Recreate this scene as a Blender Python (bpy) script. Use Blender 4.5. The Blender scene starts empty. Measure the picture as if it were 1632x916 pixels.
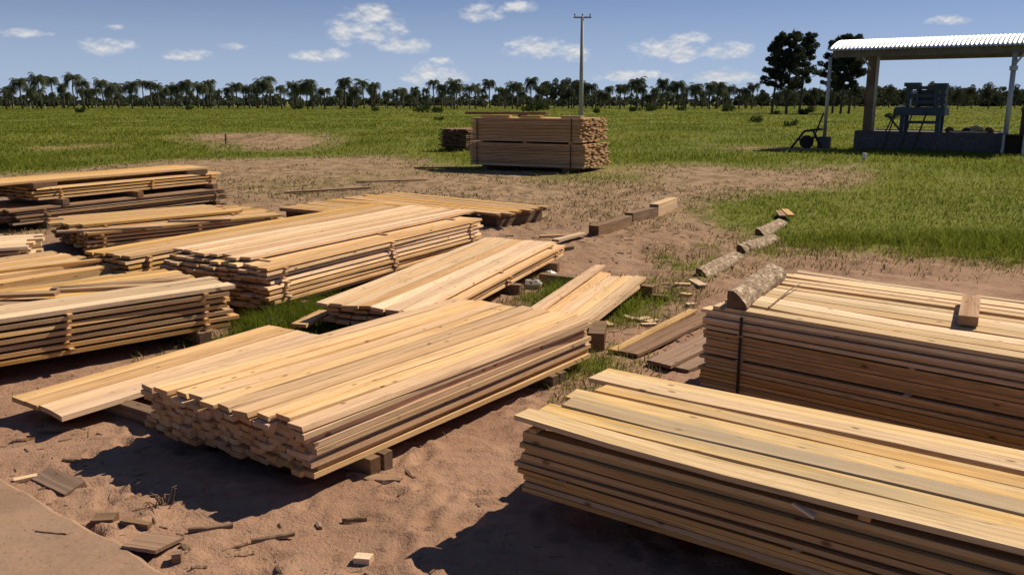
import bpy, math, random
import numpy as np
from mathutils import Matrix, Vector

random.seed(7); RNG = np.random.default_rng(7)
S = bpy.context.scene
COL = S.collection
R = math.radians

# ------------------------------------------------------------ camera
CAM_H, FOV, HOR = 2.4, 62.0, 160.0
FPX = 816 / math.tan(R(FOV / 2)); PITCH = math.atan((458 - HOR) / FPX)
cd = bpy.data.cameras.new('camera'); cam = bpy.data.objects.new('camera', cd); COL.objects.link(cam)
cam.location = (0, 0, CAM_H); cam.rotation_euler = (math.pi / 2 - PITCH, 0, 0)
cd.sensor_width = 36; cd.lens = 18 / math.tan(R(FOV / 2)); cd.clip_start = .05; cd.clip_end = 8000
S.camera = cam
S.cycles.max_bounces = 6; S.cycles.diffuse_bounces = 3; S.cycles.transparent_max_bounces = 4
S.render.resolution_x, S.render.resolution_y = 1024, 574

def gp(x, y, z=0.0):
    """photo pixel -> point where its ray meets height z"""
    cx = (x - 816) / FPX; cy = -(y - 458) / FPX
    d = (cx, math.cos(PITCH) + cy * math.sin(PITCH), -math.sin(PITCH) + cy * math.cos(PITCH))
    t = (z - CAM_H) / d[2]
    return Vector((d[0] * t, d[1] * t, z))

def at_depth(x, y, D):
    cx = (x - 816) / FPX; cy = -(y - 458) / FPX
    d = (cx, math.cos(PITCH) + cy * math.sin(PITCH), -math.sin(PITCH) + cy * math.cos(PITCH))
    t = D / d[1]
    return Vector((d[0] * t, D, CAM_H + d[2] * t))

# ------------------------------------------------------------ sun, sky, exposure
SUN_AZ, SUN_EL = 34.0, 43.0          # azimuth from +x towards +y
sl = bpy.data.lights.new('sun', 'SUN'); sl.energy = 5.0; sl.angle = R(.53); sl.color = (1.0, .88, .69)
so = bpy.data.objects.new('sun', sl); COL.objects.link(so)
so.rotation_euler = (math.pi / 2 - R(SUN_EL), 0, R(SUN_AZ) + math.pi / 2)
so.location = (20, 14, 25)
w = bpy.data.worlds.new('World'); S.world = w; w.use_nodes = True
WT = w.node_tree; WT.nodes.clear()

class NB:
    """small node-building helper"""
    def __init__(self, tree): self.t = tree
    def n(self, kind, **kw):
        nd = self.t.nodes.new(kind)
        for k, v in kw.items(): setattr(nd, k, v)
        return nd
    def set(self, sock, v):
        if isinstance(v, bpy.types.NodeSocket): self.t.links.new(v, sock)
        elif v is not None: sock.default_value = v
    def m(self, op, a, b=None, c=None, clamp=False):
        nd = self.n('ShaderNodeMath', operation=op, use_clamp=clamp)
        for i, v in enumerate((a, b, c)):
            if v is not None: self.set(nd.inputs[i], v)
        return nd.outputs[0]
    def vm(self, op, a, b=None):
        nd = self.n('ShaderNodeVectorMath', operation=op)
        self.set(nd.inputs[0], a)
        if b is not None: self.set(nd.inputs[1], b)
        return nd.outputs[0]
    def mix(self, f, a, b, blend='MIX'):
        nd = self.n('ShaderNodeMix', data_type='RGBA', blend_type=blend)
        self.set(nd.inputs[0], f)
        for s, v in ((nd.inputs[6], a), (nd.inputs[7], b)):
            if not isinstance(v, bpy.types.NodeSocket): v = (*v[:3], 1)
            self.set(s, v)
        return nd.outputs[2]
    def noise(self, vec, scale, detail=3, rough=.55, dist=0, out=0):
        nd = self.n('ShaderNodeTexNoise')
        if vec is not None: self.set(nd.inputs['Vector'], vec)
        nd.inputs['Scale'].default_value = scale; nd.inputs['Detail'].default_value = detail
        nd.inputs['Roughness'].default_value = rough; nd.inputs['Distortion'].default_value = dist
        return nd.outputs[out]
    def ss(self, x, a, b):
        nd = self.n('ShaderNodeMapRange', interpolation_type='SMOOTHSTEP')
        self.set(nd.inputs[0], x)
        nd.inputs[1].default_value = a; nd.inputs[2].default_value = b
        return nd.outputs[0]
    def comb(self, x, y, z):
        nd = self.n('ShaderNodeCombineXYZ')
        for i, v in enumerate((x, y, z)): self.set(nd.inputs[i], v)
        return nd.outputs[0]
    def sep(self, v):
        nd = self.n('ShaderNodeSeparateXYZ'); self.set(nd.inputs[0], v); return nd.outputs

B = NB(WT)
tc = B.n('ShaderNodeTexCoord'); DIR = tc.outputs['Generated']
dx, dy, dz = B.sep(DIR)
sky = B.n('ShaderNodeTexSky', sky_type='NISHITA', sun_disc=False, sun_elevation=R(SUN_EL),
          sun_rotation=R(90 - SUN_AZ), altitude=50, air_density=1.0, dust_density=.35, ozone_density=1.6)
zz = B.m('ADD', B.m('MULTIPLY', dz, 3.2), .07)
B.set(sky.inputs[0], B.vm('NORMALIZE', B.comb(dx, dy, zz)))
az = B.m('ARCTAN2', dx, dy); el = B.m('ARCSINE', dz)
def px_dir(x, y):
    v = at_depth(x, y, 100) - Vector((0, 0, CAM_H)); v.normalize()
    return math.atan2(v.x, v.y), math.asin(v.z)
CLOUDS = [(590, 24, 40, 15), (585, 52, 62, 17), (648, 74, 40, 11), (766, 21, 30, 13), (826, 11, 38, 8), (850, 76, 46, 15), (905, 86, 32, 12),
          (1065, 80, 56, 17), (1095, 64, 32, 10), (1160, 80, 34, 12), (1510, 33, 26, 7), (515, 89, 40, 9), (300, 88, 30, 8),
          (172, 76, 36, 11), (370, 74, 18, 6), (40, 53, 30, 6), (705, 97, 18, 6), (690, 120, 48, 16),
          (1160, 120, 50, 11), (1010, 122, 60, 8), (182, 44, 14, 4)]
wob = B.noise(B.comb(B.m('MULTIPLY', az, 1.0), B.m('MULTIPLY', el, 1.7), 0), 44, 6, .60)
ae = B.comb(az, el, 0); best = None
for (cx, cy, rx, ry) in CLOUDS:
    a0, e0 = px_dir(cx, cy); ra = rx / FPX * .95; re = ry / FPX
    q = B.vm('MULTIPLY', B.vm('SUBTRACT', ae, (a0, e0, 0)), (1 / ra, 1 / re, 0))
    dp = B.n('ShaderNodeVectorMath', operation='DOT_PRODUCT'); B.set(dp.inputs[0], q); B.set(dp.inputs[1], q)
    best = dp.outputs['Value'] if best is None else B.m('MINIMUM', best, dp.outputs['Value'])
best = B.m('MAXIMUM', B.m('SUBTRACT', 1.0, best), -3.0)
# scattered cumulus over the rest of the sky, on a flat cloud layer
pz = B.m('MAXIMUM', dz, .03)
lay = B.comb(B.m('DIVIDE', dx, pz), B.m('DIVIDE', dy, pz), 0)
gen = B.m('SUBTRACT', B.m('MULTIPLY', B.noise(lay, .9, 5, .55), 6.0), 3.7)
gen = B.m('SUBTRACT', gen, B.m('MULTIPLY', B.m('SUBTRACT', 1.0, B.ss(el, .13, .2)), 6))
best = B.m('MAXIMUM', best, gen)
dens = B.m('ADD', best, B.m('MULTIPLY', B.m('SUBTRACT', wob, .5), 5.0))
mask = B.m('MULTIPLY', B.ss(dens, -.5, 1.5), .88)
wob2 = B.noise(B.comb(az, B.m('ADD', B.m('MULTIPLY', el, 1.7), -.005), 0), 44, 6, .60)
rel = B.m('ADD', .55, B.m('MULTIPLY', B.m('SUBTRACT', wob2, wob), -3.5), clamp=True)
ccol = B.mix(rel, (8.0, 8.4, 9.2), (12.2, 12.1, 11.9))
skyc = B.mix(1.0, sky.outputs[0], (.62, .88, 1.26), 'MULTIPLY')
# the thin pale air just above the horizon
pale = B.m('MULTIPLY', B.m('SUBTRACT', 1.0, B.ss(el, -.02, .21)), .90)
skyc = B.mix(pale, skyc, (6.5, 7.9, 10.1))
bgc = B.mix(mask, skyc, ccol)
bg = B.n('ShaderNodeBackground'); B.set(bg.inputs[0], bgc); bg.inputs[1].default_value = .05
wo = B.n('ShaderNodeOutputWorld'); WT.links.new(bg.outputs[0], wo.inputs[0])
S.view_settings.view_transform = 'Standard'; S.view_settings.look = 'None'
S.view_settings.exposure = 0.40; S.view_settings.gamma = 1

# ------------------------------------------------------------ object helpers
def link(name, me, parent=None, mat=None):
    o = bpy.data.objects.new(name, me); COL.objects.link(o)
    if parent is not None: o.parent = parent
    if mat is not None and me is not None and len(me.materials) == 0: me.materials.append(mat)
    return o
def tag(o, label, cat, group=None):
    o['label'] = label; o['category'] = cat
    if group: o['group'] = group
    return o
def empty(name, loc, rz=0.0, label=None, cat=None, group=None):
    o = link(name, None); o.location = loc; o.rotation_euler = (0, 0, rz); o.empty_display_size = .2
    if label: tag(o, label, cat, group)
    return o
def mesh_np(name, V, F, smooth=False):
    """V (n,3), F (m,k) uniform polygons"""
    V = np.asarray(V, np.float32); F = np.asarray(F, np.int32); k = F.shape[1]
    me = bpy.data.meshes.new(name)
    me.vertices.add(len(V)); me.vertices.foreach_set('co', V.ravel())
    me.loops.add(F.size); me.loops.foreach_set('vertex_index', F.ravel())
    me.polygons.add(len(F)); me.polygons.foreach_set('loop_start', np.arange(0, F.size, k, dtype=np.int32))
    me.update(calc_edges=True)
    if smooth: me.polygons.foreach_set('use_smooth', np.ones(len(F), bool))
    return me

class MB:
    """collects simple solids into one mesh"""
    def __init__(self): self.v = []; self.f = []
    def add(self, vs, fs):
        o = len(self.v); self.v += [tuple(p) for p in vs]; self.f += [tuple(i + o for i in q) for q in fs]
    def box(self, c, s, M=None):
        x, y, z = (k / 2 for k in s); vs = []
        for sx, sy, sz in ((-1,-1,-1),(1,-1,-1),(1,1,-1),(-1,1,-1),(-1,-1,1),(1,-1,1),(1,1,1),(-1,1,1)):
            p = Vector((sx * x, sy * y, sz * z))
            if M is not None: p = M @ p
            vs.append(p + Vector(c))
        self.add(vs, [(0,3,2,1),(4,5,6,7),(0,1,5,4),(1,2,6,5),(2,3,7,6),(3,0,4,7)])
    def tube(self, pts, rad, n=8, cap=True):
        pts = [Vector(p) for p in pts]
        if not hasattr(rad, '__len__'): rad = [rad] * len(pts)
        vs = []; fs = []
        for i, p in enumerate(pts):
            d = (pts[min(i + 1, len(pts) - 1)] - pts[max(i - 1, 0)]).normalized()
            a = d.orthogonal().normalized(); b = d.cross(a)
            if i and a.dot(pa) < 0: pass
            if i:
                a = (pa - d * pa.dot(d)).normalized(); b = d.cross(a)
            pa = a
            for k in range(n):
                t = 2 * math.pi * k / n
                vs.append(p + (a * math.cos(t) + b * math.sin(t)) * rad[i])
        for i in range(len(pts) - 1):
            for k in range(n):
                fs.append((i*n+k, i*n+(k+1)%n, (i+1)*n+(k+1)%n, (i+1)*n+k))
        if cap:
            fs.append(tuple(range(n - 1, -1, -1))); fs.append(tuple((len(pts)-1)*n + k for k in range(n)))
        self.add(vs, fs)
    def mesh(self, name, smooth=False):
        me = bpy.data.meshes.new(name); me.from_pydata(self.v, [], self.f); me.update()
        if smooth: me.polygons.foreach_set('use_smooth', np.ones(len(me.polygons), bool))
        return me
    def build(self, name, mat, parent=None, smooth=False):
        return link(name, self.mesh(name, smooth), parent, mat)

# value noise in numpy
_P = RNG.random((512, 512))
def vnoise(x, y):
    xi = np.floor(x).astype(int); yi = np.floor(y).astype(int); fx = x - xi; fy = y - yi
    fx = fx * fx * (3 - 2 * fx); fy = fy * fy * (3 - 2 * fy)
    g = lambda a, b: _P[a & 511, b & 511]
    return (g(xi, yi) * (1 - fx) + g(xi + 1, yi) * fx) * (1 - fy) + (g(xi, yi + 1) * (1 - fx) + g(xi + 1, yi + 1) * fx) * fy
def fbm(x, y, o=4):
    s = 0; a = .5
    for i in range(o):
        s = s + a * vnoise(x + 17.3 * i, y + 9.1 * i); x = x * 2.03; y = y * 2.03; a *= .5
    return s

# ------------------------------------------------------------ materials
def new_mat(name):
    m = bpy.data.materials.new(name); m.use_nodes = True; m.node_tree.nodes.clear()
    b = NB(m.node_tree); out = b.n('ShaderNodeOutputMaterial')
    return m, b, out
def principled(b, out, col, rough=.8, bump=None, bstr=.3, bdist=.01, metal=0, spec=.3):
    p = b.n('ShaderNodeBsdfPrincipled')
    b.set(p.inputs['Base Color'], (*col[:3], 1) if not isinstance(col, bpy.types.NodeSocket) else col)
    b.set(p.inputs['Roughness'], rough); b.set(p.inputs['Metallic'], metal); p.inputs['Specular IOR Level'].default_value = spec
    if bump is not None:
        bn = b.n('ShaderNodeBump'); bn.inputs['Strength'].default_value = bstr; bn.inputs['Distance'].default_value = bdist
        b.set(bn.inputs['Height'], bump); b.t.links.new(bn.outputs[0], p.inputs['Normal'])
    b.t.links.new(p.outputs[0], out.inputs[0])
    return p

def wood(name, light, dark, grey=(.30, .25, .18), grey_amt=0.0, var=.38, knot=(.11, .045, .015), stain=.25):
    m, b, out = new_mat(name)
    oi = b.n('ShaderNodeObjectInfo'); rnd = oi.outputs['Random']
    co = b.n('ShaderNodeTexCoord').outputs['Object']
    r2 = b.m('FRACT', b.m('MULTIPLY', rnd, 37.7)); r3 = b.m('FRACT', b.m('MULTIPLY', rnd, 91.3))
    off = b.comb(b.m('MULTIPLY', rnd, 53.0), b.m('MULTIPLY', r2, 31.0), b.m('MULTIPLY', r3, 17.0))
    p = b.vm('ADD', co, off)
    warp = b.noise(b.vm('MULTIPLY', p, (1.1, 5, 5)), 1.0, 2, .5, out=1)
    pw = b.vm('ADD', b.vm('MULTIPLY', p, (1.0, 1, 1)), b.vm('MULTIPLY', warp, (0, .10, .06)))
    ring = b.noise(b.vm('MULTIPLY', pw, (.35, 26, 22)), 1.0, 3, .6)
    fib = b.noise(b.vm('MULTIPLY', p, (5, 150, 150)), 1.0, 3, .65)
    g = b.m('ADD', b.m('MULTIPLY', b.ss(ring, .33, .70), .8), b.m('MULTIPLY', b.ss(fib, .3, .7), .35), clamp=True)
    c = b.mix(g, light, dark)
    # knots
    vo = b.n('ShaderNodeTexVoronoi', feature='F1'); b.set(vo.inputs['Vector'], b.vm('MULTIPLY', p, (6.5, 13, 11)))
    vo.inputs['Scale'].default_value = 1.0
    kn = b.m('SUBTRACT', 1.0, b.ss(vo.outputs['Distance'], .09, .24))
    kr = b.n('ShaderNodeSeparateColor'); b.set(kr.inputs[0], vo.outputs['Color'])
    kn = b.m('MULTIPLY', kn, b.m('GREATER_THAN', kr.outputs[0], .78))
    c = b.mix(b.m('MULTIPLY', kn, .75), c, knot)
    # resin / dirt / stain blotches that run along the board
    st = b.ss(b.noise(b.vm('MULTIPLY', p, (1.4, 9, 9)), 1.0, 4, .6), .5, .75)
    c = b.mix(b.m('MULTIPLY', st, stain), c, tuple(k * .42 for k in dark))
    # grey weathering, stronger on some boards
    gw = b.m('MULTIPLY', b.ss(b.noise(b.vm('MULTIPLY', p, (.9, 5, 5)), 1.0, 4, .6), .35, .7), b.m('MULTIPLY', b.ss(r2, .1, .9), grey_amt * 1.5), clamp=True)
    c = b.mix(gw, c, grey)
    # drying cracks along the grain
    ck = b.noise(b.vm('MULTIPLY', p, (.9, 48, 40)), 1.0, 2, .5)
    ckm = b.m('MULTIPLY', b.m('SUBTRACT', 1.0, b.ss(b.m('ABSOLUTE', b.m('SUBTRACT', ck, .5)), .004, .022)), b.ss(b.noise(b.vm('MULTIPLY', p, (1.6, 6, 6)), 1.0, 2, .5), .50, .62))
    c = b.mix(b.m('MULTIPLY', ckm, .6), c, tuple(k * .3 for k in dark))
    # dust and mud smears
    du = b.ss(b.noise(b.vm('MULTIPLY', p, (5, 7, 7)), 1.0, 5, .7), .56, .74)
    c = b.mix(b.m('MULTIPLY', du, .38), c, (.36, .24, .155))
    # sawn end grain is darker and browner
    nx = b.sep(b.n('ShaderNodeTexCoord').outputs['Normal'])[0]
    eg = b.ss(b.m('ABSOLUTE', nx), .6, .8)
    c = b.mix(b.m('MULTIPLY', eg, .6), c, tuple(k * .62 for k in dark))
    hv = b.n('ShaderNodeHueSaturation'); b.set(hv.inputs['Color'], c)
    b.set(hv.inputs['Value'], b.m('ADD', 1 - var * .6, b.m('MULTIPLY', r3, var)))
    b.set(hv.inputs['Saturation'], b.m('ADD', .86, b.m('MULTIPLY', r2, .26)))
    b.set(hv.inputs['Hue'], b.m('ADD', .494, b.m('MULTIPLY', rnd, .009)))
    saw = b.noise(b.vm('MULTIPLY', p, (130, 7, 7)), 1.0, 2, .6)
    h = b.m('ADD', b.m('MULTIPLY', saw, .35), b.m('ADD', b.m('MULTIPLY', ring, .8), b.m('MULTIPLY', fib, .35)))
    principled(b, out, hv.outputs[0], .9, h, .7, .005, spec=.08)
    return m

M_FRESH = wood('pine_fresh', (.80, .55, .325), (.59, .365, .18), grey_amt=.08)
M_PALE = wood('pine_pale', (.79, .59, .375), (.58, .39, .205), grey=(.46, .39, .29), grey_amt=.30)
M_BLUE = wood('pine_bluestain', (.79, .555, .285), (.57, .355, .145), grey=(.36, .32, .24), grey_amt=.45)
M_GREYED = wood('pine_greyed', (.64, .47, .29), (.44, .30, .17), grey=(.40, .34, .26), grey_amt=.5)
M_TAN = wood('pine_tan', (.68, .44, .205), (.46, .265, .10), grey=(.40, .28, .15), grey_amt=.18)
M_DULL = wood('pine_weathered', (.46, .31, .19), (.28, .165, .09), grey=(.28, .21, .145), grey_amt=.5)
M_RED = wood('pine_red', (.68, .46, .25), (.46, .285, .135), grey_amt=.1)
M_OLD = wood('timber_old', (.30, .20, .12), (.16, .095, .055), grey=(.19, .14, .10), grey_amt=.4)
M_DIRT = wood('dirty_wood', (.34, .215, .14), (.21, .125, .078), grey=(.26, .17, .115), grey_amt=.3)

def bark_mat():
    m, b, out = new_mat('bark')
    co = b.n('ShaderNodeTexCoord').outputs['Object']; rnd = b.n('ShaderNodeObjectInfo').outputs['Random']
    p = b.vm('ADD', co, b.comb(b.m('MULTIPLY', rnd, 40), 0, 0))
    n1 = b.noise(b.vm('MULTIPLY', p, (9, 30, 30)), 1, 6, .75)
    n2 = b.noise(b.vm('MULTIPLY', p, (11, 15, 15)), 1, 5, .7)
    c = b.mix(b.ss(n1, .32, .66), (.085, .055, .035), (.36, .255, .16))
    c = b.mix(b.m('MULTIPLY', b.ss(n2, .53, .62), .85), c, (.60, .47, .33))
    principled(b, out, c, .9, n1, .8, .02)
    return m
M_BARK = bark_mat()

def simple(name, c1, c2, scale=6, rough=.8, metal=0, bstr=.3, bdist=.01, spec=.3):
    m, b, out = new_mat(name)
    co = b.n('ShaderNodeTexCoord').outputs['Object']
    n = b.noise(co, scale, 5, .65)
    principled(b, out, b.mix(b.ss(n, .3, .7), c1, c2), rough, n, bstr, bdist, metal, spec)
    return m
M_CONC = simple('concrete_block', (.075, .068, .06), (.14, .125, .11), 5)
M_STEEL = simple('steel_painted', (.042, .066, .080), (.068, .095, .108), 3, .6)
M_IRON = simple('iron_dark', (.025, .02, .018), (.06, .04, .03), 8, .7)
M_RUST = simple('rust', (.10, .04, .02), (.17, .075, .035), 6, .85)
M_GALV = simple('galvanised_pipe', (.40, .40, .39), (.52, .52, .50), 10, .5, .3)
M_STRAP = simple('strap', (.02, .014, .012), (.035, .025, .02), 20, .6)
M_STONE = simple('stone', (.26, .22, .18), (.46, .40, .33), 14, .9)
M_WHITE = simple('white_plastic', (.70, .68, .64), (.78, .76, .72), 9, .5)
M_TRUNK = simple('trunk', (.045, .036, .028), (.10, .082, .062), 2.5, .95)
M_PALMTRUNK = simple('palm_trunk', (.07, .06, .048), (.14, .12, .095), 2.5, .95)
M_POST = simple('pole_concrete', (.34, .33, .31), (.44, .43, .40), 1.5, .85)
M_BRICKPOST = simple('post_wood', (.13, .085, .05), (.22, .15, .09), 2.0, .9)

M_BEAM = simple('beam_grey', (.13, .12, .11), (.19, .175, .16), 2, .8)
def roof_mat():
    m, b, out = new_mat('roof_sheet')
    co = b.n('ShaderNodeTexCoord').outputs['Object']
    n = b.noise(co, 1.4, 5, .6)
    principled(b, out, b.mix(n, (.52, .52, .52), (.70, .69, .68)), .42, n, .15, .01, .6, .5)
    return m
M_ROOF = roof_mat()

def leaf(name, c1, c2, trans=.35, nscale=.5, tcol=None, patch=.45):
    m, b, out = new_mat(name)
    ge = b.n('ShaderNodeNewGeometry'); isl = ge.outputs['Random Per Island']
    n = b.noise(ge.outputs['Position'], nscale, 3, .6)
    f = b.m('ADD', b.m('MULTIPLY', isl, 1 - patch), b.m('MULTIPLY', b.ss(n, .33, .67), patch))
    c = b.mix(f, c1, c2)
    d = b.n('ShaderNodeBsdfDiffuse'); b.set(d.inputs[0], c)
    t = b.n('ShaderNodeBsdfTranslucent'); b.set(t.inputs[0], c if tcol is None else b.mix(f, tcol[0], tcol[1]))
    x = b.n('ShaderNodeMixShader'); x.inputs[0].default_value = trans
    b.t.links.new(d.outputs[0], x.inputs[1]); b.t.links.new(t.outputs[0], x.inputs[2]); b.t.links.new(x.outputs[0], out.inputs[0])
    return m
M_GRASS = leaf('grass', (.092, .128, .014), (.195, .212, .032), .55, .09, patch=.6)
M_DRY = leaf('dry_grass', (.16, .125, .05), (.26, .20, .09), .3, .5)
M_PALM = leaf('palm_leaf', (.062, .080, .046), (.115, .130, .074), .4, .05)
M_PINE = leaf('pine_needles', (.042, .055, .034), (.080, .094, .056), .35, .3)
M_BROAD = leaf('broad_leaf', (.054, .068, .040), (.095, .108, .060), .4, .05)
M_BUSH = leaf('bush_leaf', (.040, .062, .016), (.075, .10, .03), .35, .3)

# ------------------------------------------------------------ ground layout
def poly(pts): return np.array([tuple(gp(x, y))[:2] for x, y in pts])
def inpoly(X, Y, P):
    ins = np.zeros(X.shape, bool); n = len(P)
    for i in range(n):
        x1, y1 = P[i]; x2, y2 = P[(i + 1) % n]
        c = ((y1 > Y) != (y2 > Y)) & (X < (x2 - x1) * (Y - y1) / ((y2 - y1) or 1e-9) + x1)
        ins ^= c
    return ins
YARD = poly([(-500, 300), (-60, 284), (120, 272), (330, 254), (520, 246), (640, 250), (720, 270), (960, 262), (1010, 268), (1090, 262), (1240, 272),
             (1380, 268), (1420, 280), (1330, 300), (1180, 312), (1090, 322), (1080, 345), (1150, 375), (1270, 390), (1400, 405), (1660, 425), (2000, 440),
             (2600, 700), (2600, 1600), (-1600, 1600), (-1600, 420)])
BARE = [poly(p) for p in ([(325, 214), (420, 211), (520, 216), (540, 226), (470, 238), (400, 236), (330, 226)], [(110, 229), (165, 227), (180, 233), (120, 236)],
                          [(680, 178), (700, 177), (712, 180), (690, 181)], [(890, 179), (910, 178), (912, 181), (892, 181)],
                          [(1140, 234), (1200, 231), (1250, 236), (1190, 242)], [(760, 232), (730, 240), (740, 244)],
                          [(1290, 262), (1390, 258), (1400, 264), (1300, 268)])]
GRASSY = [(poly(p), d) for p, d in (
    ([(310, 525), (400, 485), (560, 478), (660, 500), (540, 545), (420, 556), (350, 560)], 1.0),
    ([(220, 582), (330, 540), (390, 545), (300, 578)], .6),
    ([(790, 490), (890, 450), (1070, 460), (1060, 490), (960, 510), (850, 510)], 1.0),
    ([(885, 612), (930, 550), (1000, 570), (970, 615)], 1.0),
    ([(1050, 445), (1080, 398), (1120, 405), (1125, 440)], .9),
    ([(990, 500), (1080, 455), (1110, 465), (1050, 500), (1000, 515)], .5),
    ([(1180, 425), (1190, 385), (1270, 365), (1350, 395), (1300, 425)], .45),
    ([(1230, 395), (1632, 405), (1700, 440), (1450, 440), (1300, 420)], .22),
    ([(340, 300), (520, 275), (640, 280), (560, 310), (430, 318)], .38),
    ([(770, 285), (900, 268), (1060, 272), (1040, 290), (900, 292)], .6),
    ([(560, 262), (760, 268), (740, 280), (600, 278)], .35),
    ([(880, 300), (1080, 290), (1200, 300), (1000, 312)], .18),
    ([(920, 345), (960, 338), (1010, 345), (960, 352)], .3))]
def grass_mask(X, Y):
    '''soft edges: mean of a few shifted lookups'''
    r = np.random.default_rng(11); d = np.maximum(Y, 2.0); s = 0
    for k in range(5):
        a = k * 1.2566; q = .05 + .030 * d
        s = s + grass_mask0(X + math.cos(a) * q, Y + math.sin(a) * q * 1.6)
    return s / 5
def grass_mask0(X, Y):
    d = np.maximum(Y, 1.0)
    amp = .10 + .030 * d
    sx = .55 / (.35 + .02 * d)
    X2 = X + (fbm(X * sx + 5, Y * sx) - .47) * amp * 3.2; Y2 = Y + (fbm(X * sx + 50, Y * sx * .6 + 80) - .47) * amp * 3.6
    yard = inpoly(X2, Y2, YARD) | (Y < 1)
    m = np.where(yard, 0.0, 1.0)
    for P in BARE: m[inpoly(X2, Y2, P)] = 0.08
    for P, v in GRASSY:
        i = inpoly(X2, Y2, P); m[i] = np.maximum(m[i], v)
    m = np.where((m == 0) & (fbm(X * .7 + 3, Y * .35) > .60) & (Y > 8.5), .42, m)
    return m

SLAB = [gp(-60, 732), gp(0, 766), gp(132, 838), gp(270, 919), gp(330, 960)]
def hgt(X, Y):
    """ground relief, metres"""
    X = np.asarray(X, float); Y = np.asarray(Y, float)
    near = np.clip((15 - np.hypot(X, Y - 5)) / 7, 0, 1)
    h = (fbm(X * .9 + 4, Y * .9) - .47) * .07 * near + (fbm(X * 4.2, Y * 4.2 + 8) - .47) * .036 * near + (fbm(X * 13 + 2, Y * 13 + 8, 2) - .37) * .018 * near
    mid = np.clip((Y - 7) / 4, 0, 1) * np.clip((34 - Y) / 12, 0, 1)
    h = h + np.abs(fbm(X * 2.1 + 40, Y * 2.1, 3) - .44) * .20 * mid - .012 * mid
    far = np.clip((Y - 14) / 25, 0, 1)
    h = h + (fbm(X * .12 + 9, Y * .10) - .47) * .35 * far * np.clip((150 - Y) / 100, 0, 1)
    m1 = gp(430, 224)
    h = h + .45 * np.exp(-((X - m1.x) / 2.4) ** 2 - ((Y - m1.y) / 2.8) ** 2) * (.6 + .8 * fbm(X * 1.3, Y * 1.3))
    # level ground below the concrete slab
    a = SLAB[1]; b2 = SLAB[3]; n = Vector((b2.y - a.y, a.x - b2.x)).normalized()
    s = (X - a.x) * n.x + (Y - a.y) * n.y
    h = np.where((Y < 6) & (X < 0), np.where(np.abs(s) > .0, h, h), h)
    return h
def hz(x, y): return float(hgt(np.array([x]), np.array([y]))[0])

def grow(a, b, d0, g, dmax=1e9):
    out = [a]; d = d0
    while out[-1] < b: out.append(out[-1] + d); d = min(d * g, dmax)
    return out
ypos = list(np.arange(1.6, 7.6, .034)) + grow(7.6, 3500, .036, 1.0125)
yneg = [1.6 - v for v in grow(.2, 3500, .4, 1.35)][::-1]
ys = np.array(yneg + ypos)
xr = list(np.arange(0, 3.4, .036)) + grow(3.4, 3500, .038, 1.022)
xs = np.array([-v for v in xr[:0:-1]] + xr)
GX, GY = np.meshgrid(xs, ys)
GZ = hgt(GX.ravel(), GY.ravel()).reshape(GX.shape)
# footprints and scuffs in the soft sand
for i in range(330):
    fx, fy = RNG.uniform(-3.6, 1.6), RNG.uniform(3.1, 7.2)
    a = RNG.uniform(0, 6.28); la, lb = RNG.uniform(.07, .15), RNG.uniform(.035, .06)
    ix = slice(np.searchsorted(xs, fx - .35), np.searchsorted(xs, fx + .35)); iy = slice(np.searchsorted(ys, fy - .35), np.searchsorted(ys, fy + .35))
    X = GX[iy, ix] - fx; Y = GY[iy, ix] - fy
    p = (X * math.cos(a) + Y * math.sin(a)) / la; q = (-X * math.sin(a) + Y * math.cos(a)) / lb
    r = np.sqrt(p * p + q * q)
    GZ[iy, ix] += RNG.uniform(.010, .030) * (-np.exp(-r ** 2 * 1.2) + .65 * np.exp(-((r - 1.5) / .45) ** 2))
GM = grass_mask(GX.ravel(), GY.ravel()).reshape(GX.shape)
ny, nx = GX.shape
idx = np.arange(ny * nx).reshape(ny, nx)
F = np.stack([idx[:-1, :-1], idx[:-1, 1:], idx[1:, 1:], idx[1:, :-1]], -1).reshape(-1, 4)
gme = mesh_np('ground', np.stack([GX, GY, GZ], -1).reshape(-1, 3), F, True)
at = gme.attributes.new('grassy', 'FLOAT', 'POINT'); at.data.foreach_set('value', GM.ravel().astype(np.float32))

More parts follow.
